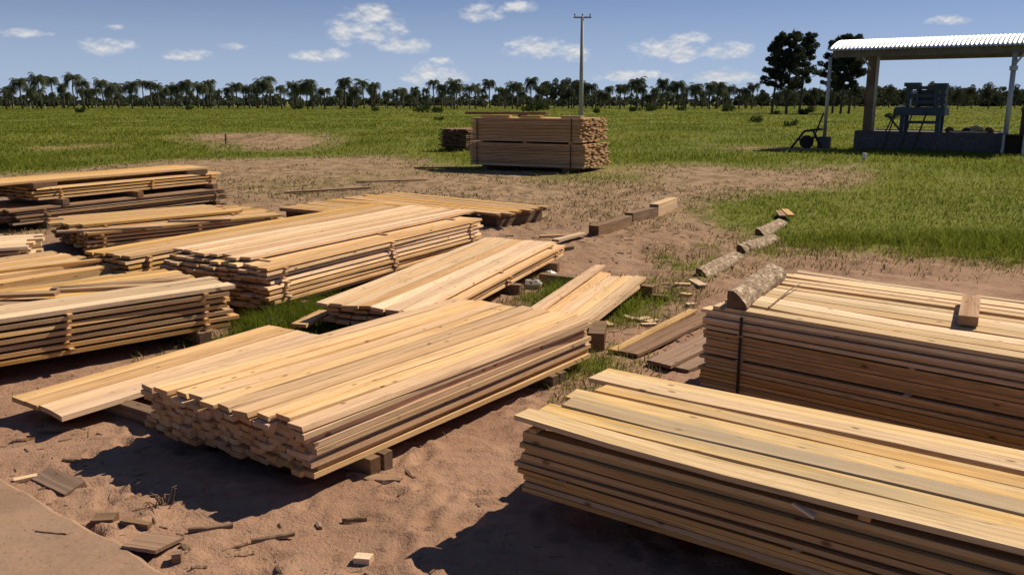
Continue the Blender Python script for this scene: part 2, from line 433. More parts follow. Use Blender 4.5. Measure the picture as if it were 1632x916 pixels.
def ground_mat():
    m, b, out = new_mat('sand_and_turf')
    pos = b.n('ShaderNodeNewGeometry').outputs['Position']
    g = b.n('ShaderNodeAttribute', attribute_name='grassy').outputs['Fac']
    n1 = b.noise(pos, .7, 5, .6); n2 = b.noise(pos, 7, 5, .65); n3 = b.noise(pos, 60, 3, .6)
    sand = b.mix(b.ss(n1, .3, .7), (.262, .150, .096), (.348, .212, .140))
    sand = b.mix(b.m('MULTIPLY', b.ss(n2, .5, .72), .55), sand, (.17, .095, .06))
    sand = b.mix(b.m('MULTIPLY', n3, .18), sand, (.15, .09, .06))
    # bark crumbs and sawdust
    chips = b.ss(b.noise(pos, 22, 4, .7, 1.5), .62, .70)
    sand = b.mix(b.m('MULTIPLY', chips, .5), sand, (.10, .055, .034))
    # further out the sand is drier, littered with straw and thin turf
    sp = b.sep(pos); farf = b.ss(sp[1], 8, 24)
    lit = b.ss(b.noise(b.vm('MULTIPLY', pos, (1, .6, 1)), 1.9, 6, .72), .40, .62)
    dry = b.mix(lit, (.33, .225, .135), (.165, .115, .055))
    sand = b.mix(b.m('MULTIPLY', farf, .8), sand, dry)
    n4 = b.noise(pos, .045, 4, .6); n5 = b.noise(b.vm('MULTIPLY', pos, (1, .35, 1)), .35, 4, .6)
    turf = b.mix(b.ss(n4, .35, .65), (.105, .125, .015), (.15, .155, .022))
    turf = b.mix(b.m('MULTIPLY', b.ss(n5, .45, .75), .6), turf, (.155, .135, .030))
    gm = b.ss(b.m('ADD', g, b.m('MULTIPLY', b.m('SUBTRACT', n2, .5), .9)), .15, .95)
    c = b.mix(gm, sand, turf)
    h = b.m('ADD', b.m('MULTIPLY', n2, b.m('ADD', .45, b.m('MULTIPLY', farf, .8))), b.m('ADD', b.m('MULTIPLY', n3, .16), b.m('MULTIPLY', chips, .15)))
    principled(b, out, c, .95, h, .9, .06, spec=.1)
    return m
go = link('ground', gme, None, ground_mat()); go['kind'] = 'structure'

# concrete slab in the corner
def slab():
    m, b, out = new_mat('slab_concrete')
    pos = b.n('ShaderNodeNewGeometry').outputs['Position']
    n1 = b.noise(pos, 1.2, 5, .6); n2 = b.noise(pos, 18, 5, .65)
    c = b.mix(b.ss(n1, .3, .7), (.235, .150, .10), (.305, .20, .135))
    c = b.mix(b.m('MULTIPLY', b.ss(n2, .5, .7), .4), c, (.19, .13, .095))
    # blown sand, thicker in patches
    n3 = b.noise(pos, 3.2, 6, .7)
    c = b.mix(b.m('MULTIPLY', b.ss(n3, .44, .62), .75), c, (.32, .195, .128))
    c = b.mix(b.m('MULTIPLY', b.ss(b.noise(pos, 34, 3, .6), .60, .70), .6), c, (.13, .08, .052))
    principled(b, out, c, .92, b.m('ADD', b.m('MULTIPLY', n3, 2.0), n2), .4, .012, spec=.1)
    a, e = SLAB[0], SLAB[-1]
    d = (e - a).normalized(); n = Vector((-d.y, d.x, 0))
    if n.y > 0: n = -n
    a = a - d * 6; N = 260; L = (e - a).length + 5
    V = []; top = .055
    for i in range(N + 1):
        t = L * i / N
        wob = .06 * (float(vnoise(np.array([t * 3.1]), np.array([.5]))[0]) - .5) + .03 * (float(vnoise(np.array([t * 11.]), np.array([4.5]))[0]) - .5)
        p = a + d * t + n * wob
        q = p + n * .03
        f = a + d * t + n * 8
        V += [(p.x, p.y, -.06), (p.x, p.y, top - .02), (q.x, q.y, top), (f.x, f.y, top)]
    F = []
    for i in range(N):
        for k in range(3):
            F.append((i*4+k, i*4+k+1, (i+1)*4+k+1, (i+1)*4+k))
    me = bpy.data.meshes.new('concrete_slab'); me.from_pydata(V, [], [f[::-1] for f in F]); me.update()
    o = link('concrete_pavement', me, None, m); o['kind'] = 'structure'
slab()

# ------------------------------------------------------------ planks and stacks
_pc = {}
def plank_mesh(L, wd, t, var, bow=0.0, wane=0.0):
    key = (round(L, 2), round(wd, 3), round(t, 3), var, bow, wane)
    if key in _pc: return _pc[key]
    rg = random.Random(hash(key) & 0xffff)
    n = 6; V = []; F = []
    cup = rg.uniform(-.002, .002); side = rg.uniform(-1, 1) * .016 * (L / 3); tw = rg.uniform(-1, 1) * .006; wv = rg.uniform(0, 6.28)
    for i in range(n + 1):
        s = i / n * 2 - 1; x = s * L / 2
        zb = bow * s * s; yb = side * (1 - s * s)
        wl = wd / 2 * (1 + rg.uniform(-1, 1) * .035); wr = wd / 2 * (1 + rg.uniform(-1, 1) * .035)
        wn = wane * wd * (.5 + .5 * rg.random())
        sk = rg.uniform(-.055, .055) * wd if i in (0, n) else 0; zb += (0 if bow == 0 else .35 * bow * math.sin(s * 4 + wv)); dt = 0 if bow == 0 else tw * s
        V += [(x + sk, yb - wl, zb - dt), (x - sk, yb + wr, zb + dt), (x - sk, yb + wr, zb + t + dt), (x + sk, yb - wl + wn, zb + t - dt)]
    for i in range(n):
        a = i * 4; c = a + 4
        for k in range(4): F.append((a + k, c + k, c + (k + 1) % 4, a + (k + 1) % 4))
    F = [f[::-1] for f in F]
    F += [(0, 1, 2, 3)[::-1], tuple(n * 4 + k for k in (0, 1, 2, 3))]
    F = [f[::-1] for f in F]
    me = bpy.data.meshes.new('plank'); me.from_pydata(V, [], F); me.update()
    # fix winding outwards
    import bmesh
    bm = bmesh.new(); bm.from_mesh(me); bmesh.ops.recalc_face_normals(bm, faces=bm.faces); bm.to_mesh(me); bm.free()
    _pc[key] = me
    return me

def put_plank(root, u, v, z, L, wd, t, mat, rz=0.0, name='plank', bow=0.0, wane=0.0, tilt=0.0, roll=0.0, var=None, off=None):
    me = plank_mesh(L, wd, t, (random.randrange(4) if var is None else var, mat.name), bow, wane)
    o = link(name, me, root, mat)
    o.location = (u, v, z); o.rotation_euler = (roll, tilt, rz)
    return o

class Stack:
    def __init__(self, label, p0, p1, mat, name='lumber_stack', cat='lumber stack', group='stacks of sawn boards in the yard'):
        d = (p1 - p0); self.L = d.xy.length; self.ang = math.atan2(d.y, d.x); self.p0 = p0; self.mat = mat
        self.root = empty(name, (p0.x, p0.y, 0), self.ang, label, cat, group)
    def world(self, u, v, z=0):
        c, s = math.cos(self.ang), math.sin(self.ang)
        return Vector((self.p0.x + c * u - s * v, self.p0.y + s * u + c * v, z))
    def layer(self, z, u0, u1, v0, v1, wd, t, ju=.03, gap=.004, wj=.08, mat=None, rz=.003, bow=0.0, wane=0.0, skip=(), stag=None, jz=0.0, skew=0.0):
        v = v0; i = 0
        while v + wd * .6 < v1:
            ww = min(wd * random.uniform(1 - wj, 1 + wj), v1 - v if v1 - v > wd * .5 else wd)
            a = u0 + random.uniform(-ju, ju); e = u1 + random.uniform(-ju, ju)
            a += skew * v; e += skew * v
            if stag and i < len(stag): a += stag[i]
            if i not in skip:
                Lq = round((e - a) * 50) / 50
                o = put_plank(self.root, (a + e) / 2, v + ww / 2, z + random.random() * jz, Lq, round(wd - gap, 3), t, mat or self.mat,
                              random.uniform(-rz, rz), bow=bow * random.choice((0, .5, 1)), wane=wane * random.choice((0, 0, 1)))
                o.scale.y = (ww - gap) / (wd - gap)
            v += ww + random.random() * gap; i += 1
    def stickers(self, z, us, v0, v1, h, wd=.04, mat=None, pro=.03):
        for u in us:
            L = v1 - v0 + pro * random.uniform(.6, 2.2)
            put_plank(self.root, u + random.uniform(-.02, .02), (v0 + v1) / 2 - random.uniform(0, pro * .5), z, round(L, 2), wd, h - .001, mat or self.mat, math.pi / 2 + random.uniform(-.02, .02), name='sticker')
def bearer(p, q, h, wd, label, mat=None, group='bearer timbers under the stacks', z=None):
    """a squared timber lying on the ground from p to q"""
    d = q - p; L = d.xy.length; mid = (p + q) / 2
    V = plank_mesh(L, wd, h + .05, (random.randrange(3), 'b'), 0, 0)
    o = link('bearer_timber', V.copy(), None, mat or M_OLD)
    o.location = (mid.x, mid.y, -.05 if z is None else z); o.rotation_euler = (0, 0, math.atan2(d.y, d.x))
    return tag(o, label, 'timber', group)

# --- the middle stack of small battens under two layers of wide boards
zC = .12
p0, p1 = gp(490, 683, .47), gp(945, 508, .47)
C = Stack('stack of orange pine battens under wide boards, cut ends facing the concrete slab', p0, p1, M_FRESH)
tb = .0365
for k in range(7):
    C.layer(zC + k * (tb + .0035), .05, C.L - .02, (.0, .022, .004, .03, -.012, .012, .035)[k], 1.58, random.choice((.094, .10, .108)), tb, ju=.032, gap=.007, wj=.12, rz=.010, jz=.002, skew=-.11, mat=M_RED if k < 2 else M_FRESH)
zt = zC + 7 * (tb + .0035) + .006
C.layer(zt, .0, C.L - .05, -.01, 1.58, .155, .034, skew=-.11, ju=.03, gap=.006, rz=.004)
C.layer(zt + .0365, -.01, C.L, .0, 1.60, .152, .032, skew=-.11, ju=.045, gap=.012, rz=.011, jz=.005, bow=.016, skip=(), wane=.08)
# a loose splinter hangs from the ends
put_plank(C.root, .02, .78, zt - .06, .34, .028, .02, M_FRESH, rz=math.pi + .5, tilt=-.42, name='splinter')
for i, uu in enumerate((.50, .62, 2.62, 2.74)):
    bearer(C.world(uu, -.05), C.world(uu, 2.50 if i % 2 == 0 else 1.5), zC - .002, .085, 'squared timber bearing the stack of orange battens', group='bearers under the batten stack')
# --- low single layer of wide boards at its side
X = Stack('single layer of wide clean boards lying low beside the batten stack', gp(100, 663, .165), gp(512, 535, .165), M_FRESH, name='board_layer', cat='boards')
e0 = C.world(0, 1.62); 
for i in range(4):
    put_plank(X.root, X.L / 2 + (.0, .03, .02, .02)[i], .095 + i * .19, zC + .001, round(X.L, 2), .185, .04, M_FRESH, rz=(.002, -.003, .001, .004)[i], bow=.01 * (i == 0))
for uu in (.5, X.L - .4):
    bearer(X.world(uu, -.66), X.world(uu, .80), zC - .002, .10, 'dark squared timber propping the low layer of wide boards', group='bearers under the low layer')

# --- boards running on behind the batten stack
q0, q1 = gp(948, 498, .26), gp(1030, 437, .26)
dq = (q1 - q0).normalized(); q0 = q1 - dq * 3.6
Q = Stack('few long loose boards fanned out over a dark beam behind the batten stack', q0, q1, M_FRESH, name='board_pile', cat='boards')
for i, (v, du, rz_) in enumerate(((.07, 0, 0), (.215, -.02, .008), (.36, -.1, .014), (.51, .05, .02), (.66, .38, .035))):
    put_plank(Q.root, Q.L / 2 + du, v, .185 + (.0 if i < 4 else .036), 3.6, .14, .034, M_FRESH, rz=rz_, bow=.01)
for i in range(5): put_plank(Q.root, Q.L / 2 - .2, .06 + i * .15, .149, 3.3, .145, .034, M_FRESH, rz=.004 * i)
bearer(gp(862, 452), gp(1042, 474), .146, .12, 'long dark beam lying under the fanned loose boards', group=None)
bearer(Q.world(.6, -.1), Q.world(.6, .85), .146, .1, 'short bearer hidden under the near end of fanned boards', group=None)

# --- stickered stack behind (B2)
def stickered(st, z0, n, t, gap, W, wd, us, v0=0.0, u0=0.0, u1=None, mat=None, ju=.05, first=0, side=.03):
    u1 = st.L if u1 is None else u1
    for k in range(n):
        z = z0 + k * (t + gap)
        dv = random.uniform(-side, side)
        st.layer(z, u0 + random.uniform(-.04, .04), u1 + random.uniform(-.05, .05), v0 + dv, v0 + W + dv, wd, t, ju=ju, gap=.008, mat=mat, rz=.006, wane=.12)
        if k < n - 1: st.stickers(z + t + .0005, us, v0 + dv - .01, v0 + W + dv, gap - .0015, mat=mat)
    return z0 + n * (t + gap) - gap
B2 = Stack('tall stickered stack of long boards with stepped ends standing over a grass tuft', gp(428, 424, .62), gp(768, 346, .62), M_FRESH)
us = [.25, B2.L * .5, B2.L - .3]
zt = stickered(B2, .13, 9, .032, .022, 1.75, .15, us)
B2.stickers(zt + .0005, [.3, B2.L * .55, B2.L - .35], .3, 1.75, .020)
B2.layer(zt + .021, .12, B2.L + .45, .42, 1.76, .15, .032, ju=.05, gap=.008, rz=.006, bow=.012)
for uu in (.5, B2.L * .5, B2.L - .5):
    bearer(B2.world(uu, -.08), B2.world(uu, 1.85), .128, .11, 'dark bearer under the tall stickered stack', group='bearers under the tall stickered stack')
B2b = Stack('long stack of boards hidden behind the tall stickered stack, jutting out past its end', B2.world(-.32, 1.92, .6), B2.world(5.3, 1.92, .6), M_TAN)
zt = stickered(B2b, .16, 8, .034, .024, .85, .16, [.3, 2.8, 5.2])
for uu in (.5, 5.0): bearer(B2b.world(uu, -.02), B2b.world(uu, .9), .158, .11, 'bearer under the long hidden stack', group='bearers under the long hidden stack')

# --- low stack on the grass (S3)
S3 = Stack('low stickered stack of four layers of boards between the batten stack and the tall stack', gp(662, 500, .33), gp(886, 388, .33), M_FRESH)
us = [.3, S3.L * .52, S3.L - .25]
zt = stickered(S3, .14, 3, .034, .026, 1.18, .165, us, v0=-.10, u0=.05, u1=S3.L + .12)
S3.stickers(zt + .0005, us, 0, 1.1, .022)
S3.layer(zt + .023, 0, S3.L, .0, 1.14, .165, .034, ju=.05, gap=.007, rz=.006, bow=.01)
put_plank(S3.root, .06, 1.24, .14, .62, .17, .034, M_FRESH, rz=.1)
for uu in (.6, S3.L * .55, S3.L - .5):
    bearer(S3.world(uu, -.2), S3.world(uu, 1.4), .138, .11, 'bearer under the low stickered stack', group='bearers under the low stickered stack')

# --- left stack cut by the frame (L4)
pr, pl = gp(370, 456, .56), gp(0, 511, .56)
dl = (pr - pl).normalized(); pl = pr - dl * 3.9
L4 = Stack('stickered stack whose top layer is half taken off, two planks lying across its hollow', pl, pr, M_TAN)
us = [.4, 2.35, 3.6]
zt = stickered(L4, .16, 6, .036, .026, 1.75, .16, us)
L4.stickers(zt + .0005, us, 0, .62, .024)
L4.layer(zt + .025, 0, L4.L, 0, .60, .19, .04, ju=.05, gap=.008, mat=M_PALE, bow=.006)
for i, (a, v) in enumerate(((.42, 1.05), (.48, 1.22))):
    put_plank(L4.root, 1.75 + i * .1, v, zt + .001 + i * .036, 1.5, .13, .034, M_DULL, rz=-.75 + i * .2)
for i in range(2):
    put_plank(L4.root, 3.15, .85 + i * .17, zt + .001, 1.3, .14, .034, M_DULL, rz=-.5 + .12 * i)
for uu in (.5, 2.2, 3.55):
    bearer(L4.world(uu, -.10 if uu > 3 else .55), L4.world(uu, 1.85), .158, .13, 'squared bearer under the half emptied stack', group='bearers under the half emptied stack')

# --- behind it on the left (L5, L6)
pr, pl = gp(188, 412, .55), gp(0, 440, .55)
dl = (pr - pl).normalized(); pl = pr - dl * 3.6
L5 = Stack('brown stack of thick boards behind the half emptied stack, a lone board left on top', pl, pr, M_TAN)
for k in range(5): L5.layer(.16 + k * .062, 0, L5.L, 0, 1.5, .17, .06, ju=.05, gap=.008)
L5.layer(.16 + 5 * .062, 0, L5.L - .15, .25, 1.5, .17, .04, ju=.06, gap=.008)
put_plank(L5.root, 2.75, .35, .16 + 5 * .062 + .041, 1.5, .10, .03, M_TAN, rz=-.18)
put_plank(L5.root, L5.L / 2 + .1, -.25, .34, 3.6, .16, .07, M_TAN, rz=.012)
put_plank(L5.root, L5.L / 2, -.25, .16, 3.5, .18, .178, M_DULL, rz=.01)
for uu in (.4, 3.2): bearer(L5.world(uu, -.4), L5.world(uu, 1.6), .158, .12, 'bearer under the brown thick-board stack', group='bearers under the brown stack')
pr, pl = gp(44, 386, .5), gp(-60, 392, .5)
dl = (pr - pl).normalized(); pl = pr - dl * 3.2
L6 = Stack('small pile of pale boards with ragged ends at the edge of the yard', pl, pr, M_PALE)
stickered(L6, .12, 5, .04, .03, 1.3, .17, [.4, 2.8], ju=.12)
for uu in (.5, 2.7): bearer(L6.world(uu, -.05), L6.world(uu, 1.4), .118, .12, 'bearer under the small ragged pile', group='bearers under the ragged pile')

# --- mid left stack (ML)
pl, pr = gp(142, 372, .42), gp(452, 342, .42)
ML = Stack('broad stickered stack of tan boards beside the dark layered stack', pl, pr, M_TAN)
zt = stickered(ML, .14, 5, .036, .026, 1.9, .16, [.2, ML.L * .53, ML.L - .25], ju=.09)
ML.stickers(zt + .0005, [.4, ML.L - .7], .5, 1.9, .024)
ML.layer(zt + .025, -.1, ML.L - .5, .55, 1.9, .17, .036, ju=.2, gap=.01, rz=.012)
put_plank(ML.root, .35, .1, zt + .001, 1.5, .12, .03, M_DULL, rz=-.35)
put_plank(ML.root, ML.L * .55, .12, zt + .001, 1.0, .10, .03, M_DULL, rz=-.55)
for uu in (.4, ML.L - .4): bearer(ML.world(uu, -.05), ML.world(uu, 1.95), .138, .12, 'bearer under the broad tan stack', group='bearers under the broad tan stack')

# --- far left tiered stack (FL)
pl, pr = gp(50, 338, .35), gp(366, 303, .35)
FL = Stack('dark three-tiered stack of weathered boards with a bright top layer, near the field', pl, pr, M_DULL)
zt = stickered(FL, .14, 5, .036, .024, 1.9, .16, [.3, FL.L - .4], u0=-.3, ju=.12)
for uu in (.7, FL.L * .5, FL.L - .4): put_plank(FL.root, uu, .95, zt + .001, 1.9, .14, .11, M_OLD, rz=math.pi / 2, name='spacer')
z2 = zt + .113
zt = stickered(FL, z2, 4, .04, .026, 1.6, .17, [.75, FL.L * .6, FL.L - .3], v0=.2, u0=.2, u1=FL.L - .15, mat=M_TAN, ju=.06)
for uu in (.45, FL.L - .7): put_plank(FL.root, uu, 1.0, zt + .001, 1.6, .5, .09, M_OLD, rz=math.pi / 2, name='spacer')
FL.layer(zt + .093, -.9, FL.L - .25, .25, 1.5, .18, .035, ju=.12, gap=.01, mat=M_TAN)
for uu in (.3, FL.L * .5, FL.L - .4): bearer(FL.world(uu, -.05), FL.world(uu, 1.95), .138, .12, 'bearer under the three-tiered stack', group='bearers under the tiered stack')

# --- two low platforms of boards behind
P5 = Stack('low broad platform of dry boards on blocks, farther edge of the sandy yard', gp(550, 315, .3), gp(798, 341, .3), M_TAN, name='board_platform')
P5.layer(.262, 0, P5.L, 0, 1.55, .15, .034, ju=.14, gap=.018, rz=.006)
P5.layer(.226, .1, P5.L - .1, 0.05, 1.5, .15, .034, ju=.1, gap=.02, rz=.006, mat=M_DULL)
for uu in (.6, P5.L * .5, P5.L - .35): bearer(P5.world(uu, .05), P5.world(uu, 1.5), .224, .40, 'thick block under the low broad platform', group='blocks under the broad platform')
P6 = Stack('low platform of narrow boards with dark gaps, tucked behind the tall stickered stack', gp(440, 330, .34), gp(568, 341, .34), M_TAN, name='board_platform')
P6.layer(.30, 0, 3.3, 0, 1.9, .13, .034, ju=.08, gap=.028, rz=.008)
P6.layer(.262, .1, 3.2, 0, 1.9, .13, .034, ju=.05, gap=.03, rz=.008, mat=M_DULL)
for uu in (.35, 2.8): bearer(P6.world(uu, .05), P6.world(uu, 1.85), .26, .3, 'thick block under the narrow-board platform', group='blocks under the narrow platform')

# --- right strapped stack (R)
zR = .76
RS = Stack('tall tight strapped stack of pale boards with a bark slab log on its end', gp(1124, 492, zR), gp(1632, 579, zR), M_PALE)
RL, RW, t = 3.9, 1.78, .0268
nl = 19; z0 = .12
for k in range(nl):
    z = z0 + k * (t + .0060) + (.014 if k >= 8 else 0) + (.008 if k >= 14 else 0)
    RS.layer(z, .0 + random.uniform(-.012, .012), RL, random.uniform(-.016, .016), RW, .145, t, ju=.022, gap=.004, rz=.0022, mat=M_TAN if k < 15 else M_PALE, wane=.05)
RS.stickers(z0 + 8 * (t + .0060), [.3, 1.6, 2.9], 0, RW, .0135); RS.stickers(z0 + 14 * (t + .0060) + .014, [.3, 1.6, 2.9], 0, RW, .0075)
zt = z0 + nl * (t + .0060) + .022
RS.layer(zt, .06, RL, .0, RW * .62, .158, .03, ju=.035, gap=.014, rz=.008, bow=.02, stag=[0, 0, .1, .02, 0, .1])
RS.layer(zt, .02, RL, RW * .66, RW, .12, .03, ju=.05, gap=.02, rz=.006, bow=.02)
zR = zt + .03
for uu in (.4, 2.0, 3.4): bearer(RS.world(uu, -.05), RS.world(uu, RW + .05), z0 - .002, .1, 'bearer under the strapped stack', group='bearers under the strapped stack')
mb = MB()
mb.box((.33, -.032, z0 + .3), (.022, .006, .66)); mb.box((.33, RW + .03, z0 + .3), (.022, .006, .66))
mb.build('strap', M_STRAP, RS.root)

def half_log(name, p, q, r, zb, label, cat='slab log', group=None, quarter=False, mat=None, rise=1.0):
    """half-round slab with bark on its back, flat side down; ends cut square"""
    d = q - p; L = d.length; n = 12; V = []; F = []; seg = 8
    rg = random.Random(int(L * 1000))
    for i in range(seg + 1):
        x = -L / 2 + L * i / seg; rr = r * (1 + rg.uniform(-.045, .045)); oy = rg.uniform(-.01, .01)
        for k in range(n + 1):
            a = math.pi * k / n
            lump = 1 + .05 * math.sin(3 * a + i * .3) + rg.uniform(-.015, .015)
            yy, zv = math.cos(a) * rr * lump + oy, max(0, math.sin(a)) * rr * rise * lump
            if quarter:      # split log: steep cut face on one side, barked round on the other
                b2_ = math.pi / 2 * k / (n - 1); yy, zv = (-r * .9 + 1.5 * rr * math.sin(b2_) * lump, 1.3 * rr * math.cos(b2_) * lump) if k < n else (-r * .9, 0)
                yy = -yy
                zv = max(zv, 0)
            V.append((x, yy, zv))
    m = n + 1
    for i in range(seg):
        for k in range(n): F.append((i*m+k, i*m+k+1, (i+1)*m+k+1, (i+1)*m+k))
        F.append((i*m+n, i*m, (i+1)*m, (i+1)*m+n))
    F.append(tuple(range(m))[::-1]); F.append(tuple(seg*m+k for k in range(m)))
    me = bpy.data.meshes.new(name); me.from_pydata(V, [], F); me.update()
    import bmesh
    bm = bmesh.new(); bm.from_mesh(me); bmesh.ops.recalc_face_normals(bm, faces=bm.faces); bm.to_mesh(me); bm.free()
    me.materials.append(mat or M_BARK); me.materials.append(M_OLD)
    for pl_ in me.polygons:
        if len(pl_.vertices) > 4: pl_.material_index = 1
    o = link(name, me); mid = (p + q) / 2
    o.location = (mid.x, mid.y, zb); o.rotation_euler = (0, 0, math.atan2(d.y, d.x))
    return tag(o, label, cat, group)
lp, lq = gp(1176, 494, zR), gp(1244, 444, zR); 
half_log('slab_log', lp, lq, .10, zR + .012, 'mottled bark-covered quarter log lying across the end of the strapped stack', quarter=True)
bk = MB(); bk.box((0, 0, .035), (.82, .13, .07)); o = bk.build('wood_block', M_DULL)
bp = (gp(1540, 538, zR) + gp(1548, 474, zR)) / 2; bd = gp(1548, 474, zR) - gp(1538, 538, zR)
o.location = (bp.x, bp.y, zR + .018); o.rotation_euler = (0, 0, math.atan2(bd.y, bd.x)); tag(o, 'short grey squared block lying across the boards of the strapped stack', 'wood block')
tw = MB(); a, c = gp(1225, 490, zR + .02), gp(1275, 456, zR + .02)
tw.tube([a, a.lerp(c, .3) + Vector((0, 0, .012)), a.lerp(c, .65) + Vector((.01, .02, .03)), c + Vector((0, 0, .02))], [.008, .007, .006, .004], 6)
tag(tw.build('stick', M_OLD), 'thin bent stick lying beside the bark log on the strapped stack', 'stick')

# --- near right stack (NR)
zN = .60
NR = Stack('big stack of wide boards with open gaps and grey-stained top boards, darkest shade under it', gp(826, 676, zN), gp(1632, 886, zN), M_BLUE)
NL, NW, t = 3.7, 1.14, .0270
z0 = .20; nl = 11
for k in range(nl):
    z = z0 + k * (t + .0060) + (.012 if k >= 4 else 0)
    NR.layer(z, .02 + random.uniform(-.015, .015) - (.03 if k in (3, 4) else 0), NL, random.uniform(-.03, .02), NW, .16, t, ju=.03, gap=.005, rz=.004, mat=M_TAN, wane=.05)
NR.stickers(z0 + 4 * (t + .0060), [.3, 1.6, 2.9], 0, NW, .0115)
zt = z0 + nl * (t + .0060) + .012
NR.stickers(zt, [.09, 1.9, 3.4], .0, NW, .026, wd=.05, pro=.01)
zt += .027
tops = [(.0, .17, -.01, M_BLUE), (.172, .15, .02, M_BLUE), (.335, .15, .10, M_GREYED), (.50, .15, .02, M_BLUE), (.66, .15, .12, M_BLUE), (.86, .14, -.02, M_PALE), (1.005, .135, -.03, M_BLUE)]
for i, (v, wd, du, mt) in enumerate(tops):
    o = put_plank(NR.root, NL / 2 + du, v + wd / 2 - .02, zt + (.006 if mt is M_GREYED else 0), NL, wd, t + .002, mt, rz=(.006, -.004, .010, .003, -.007, .004, .009)[i], bow=(.024 if i in (0, 2, 5) else .010), wane=(.06 if i in (2, 4) else 0))
for uu in (.5, 1.9, 3.2): bearer(NR.world(uu, .30), NR.world(uu, NW - .02), z0 - .002, .12, 'bearer in the deep shade under the gapped stack', group='bearers under the gapped stack')
sp = MB(); c = NR.world(1.56, -.045, zt + .02); 
put_plank(NR.root, 1.62, -.03, zt - .05, .12, .02, .012, M_PALE, rz=-.3, tilt=.2, name='splinter')

# --- far strapped stack of battens
fz = 1.80
fl_, fr_ = gp(752, 268), gp(925, 275)
fe = gp(961, 263)
FS = Stack('tall strapped bundle stack of battens standing alone at the edge of the field', fl_, fr_, M_RED)
FLn = FS.L; FW = 2.4; nlay = 32; tt = .050
for k in range(nlay):
    z = .13 + k * tt + (.07 if k >= 16 else 0)
    FS.layer(z, 0 + (.15 if k >= 16 else 0) * .0 - (.1 if k < 16 else 0), FLn + (.12 if k < 16 else 0), 0, FW, .27, tt - .011, ju=.07, gap=.02, wj=.15, rz=.006, jz=.006, mat=M_RED)
FS.stickers(.13 + 16 * tt, [.4, FLn * .5, FLn - .4], 0, FW, .066, wd=.1)
ztop = .13 + nlay * tt + .07
for uu in (.25, FLn - .35):
    mb = MB(); mb.box((uu, -.03, .13 + 24 * tt + .07), (.03, .012, 16 * tt)); mb.box((uu, -.05, .13 + 8 * tt), (.03, .012, 16 * tt)); mb.build('strap', M_STRAP, FS.root)
put_plank(FS.root, .9, .25, ztop + .002, 1.1, .3, .09, M_TAN, rz=.05); put_plank(FS.root, 2.3, .2, ztop + .002, .8, .25, .07, M_TAN); put_plank(FS.root, FLn - .45, .3, ztop + .002, .75, .3, .08, M_PALE)
put_plank(FS.root, .95, .9, ztop + .10, 3.2, .3, .09, M_OLD, rz=.06); put_plank(FS.root, .2, .9, ztop + .002, .2, .3, .096, M_OLD, rz=.06); put_plank(FS.root, 1.6, .9, ztop + .002, .2, .3, .096, M_OLD)
for uu in (.5, FLn - .6): bearer(FS.world(uu, 0), FS.world(uu, FW), .128, .16, 'bearer under the lone strapped stack', group='bearers under the lone stack')
fb0, fb1 = gp(744, 243), gp(790, 239)
d = (fb1 - fb0).normalized()
FB = Stack('lower dark stack of weathered boards standing close behind the lone strapped stack', fb0, fb0 + d * 3.2, M_OLD)
zz_ = stickered(FB, .2, 10, .06, .03, 1.6, .2, [.3, 2.6], ju=.12)
for uu in (.5, 2.6): bearer(FB.world(uu, 0), FB.world(uu, 1.6), .198, .14, 'bearer under the lower dark stack', group='bearers under the dark stack')

# ------------------------------------------------------------ timbers lying on the ground
def ground_beam(pa, pb, h, wd, label, mat=M_DULL, z=0, group='squared timbers laid in a row on the sand', sink=.02):
    p, q = gp(*pa), gp(*pb); d = q - p; mid = (p + q) / 2
    me = plank_mesh(d.length, wd, h + sink, (random.randrange(3), 'g')).copy()
    o = link('timber_beam', me, None, mat); o.location = (mid.x, mid.y, hz(mid.x, mid.y) - sink + z); o.rotation_euler = (0, 0, math.atan2(d.y, d.x))
    return tag(o, label, 'timber', group)
ground_beam((946, 378), (1000, 360), .20, .20, 'dark squared timber at the near end of the row, next to bark rubble', M_OLD)
ground_beam((1002, 355), (1042, 345), .19, .20, 'middle squared timber in the row on the sand', M_OLD)
ground_beam((1042, 345), (1072, 333), .26, .2, 'tallest palest squared timber at the grass end of the row', M_GREYED)
grp = 'bark slab logs laid in a row on the sand'
half_log('slab_log', gp(1120, 444), gp(1180, 414), .115, -.02, 'long mottled slab log beside a tuft of grass, first in the row of logs', group=grp, quarter=True)
half_log('slab_log', gp(1183, 404), gp(1204, 396), .115, -.02, 'short dark slab stump between two longer logs', group=grp, quarter=True)
half_log('slab_log', gp(1194, 401), gp(1240, 385), .115, -.02, 'pale mottled slab log in the middle of the log row', group=grp, quarter=True)
half_log('slab_log', gp(1212, 377), gp(1250, 360), .115, -.02, 'dark backed slab log on the grass below two short planks', group=grp, quarter=True)
def flat_plank(pa, pb, wd, t, label, mat=M_DULL, z=.012, cat='plank', name='loose_plank', group=None, tilt=0):
    p, q = gp(*pa), gp(*pb); d = q - p; mid = (p + q) / 2
    me = plank_mesh(d.length, wd, t, (random.randrange(3), 'f')).copy()
    o = link(name, me, None, mat); zz_ = max(hz(p.x, p.y), hz(q.x, q.y), hz(mid.x, mid.y))
    o.location = (mid.x, mid.y, zz_ + z); o.rotation_euler = (0, tilt, math.atan2(d.y, d.x))
    return tag(o, label, cat, group)
flat_plank((1240, 343), (1247, 352), .14, .03, 'first of two short planks beyond the log row, the darker one', M_DULL, .10)
flat_plank((1250, 342), (1261, 352), .14, .03, 'second of two short planks beyond the log row, the paler one', M_TAN, .10)
flat_plank((976, 566), (1105, 500), .10, .03, 'narrow pale plank lying on the ground beside two wide dirty ones', M_TAN)
flat_plank((1000, 570), (1160, 492), .22, .03, 'wide dirty plank lying on the ground between the stacks', M_DIRT)
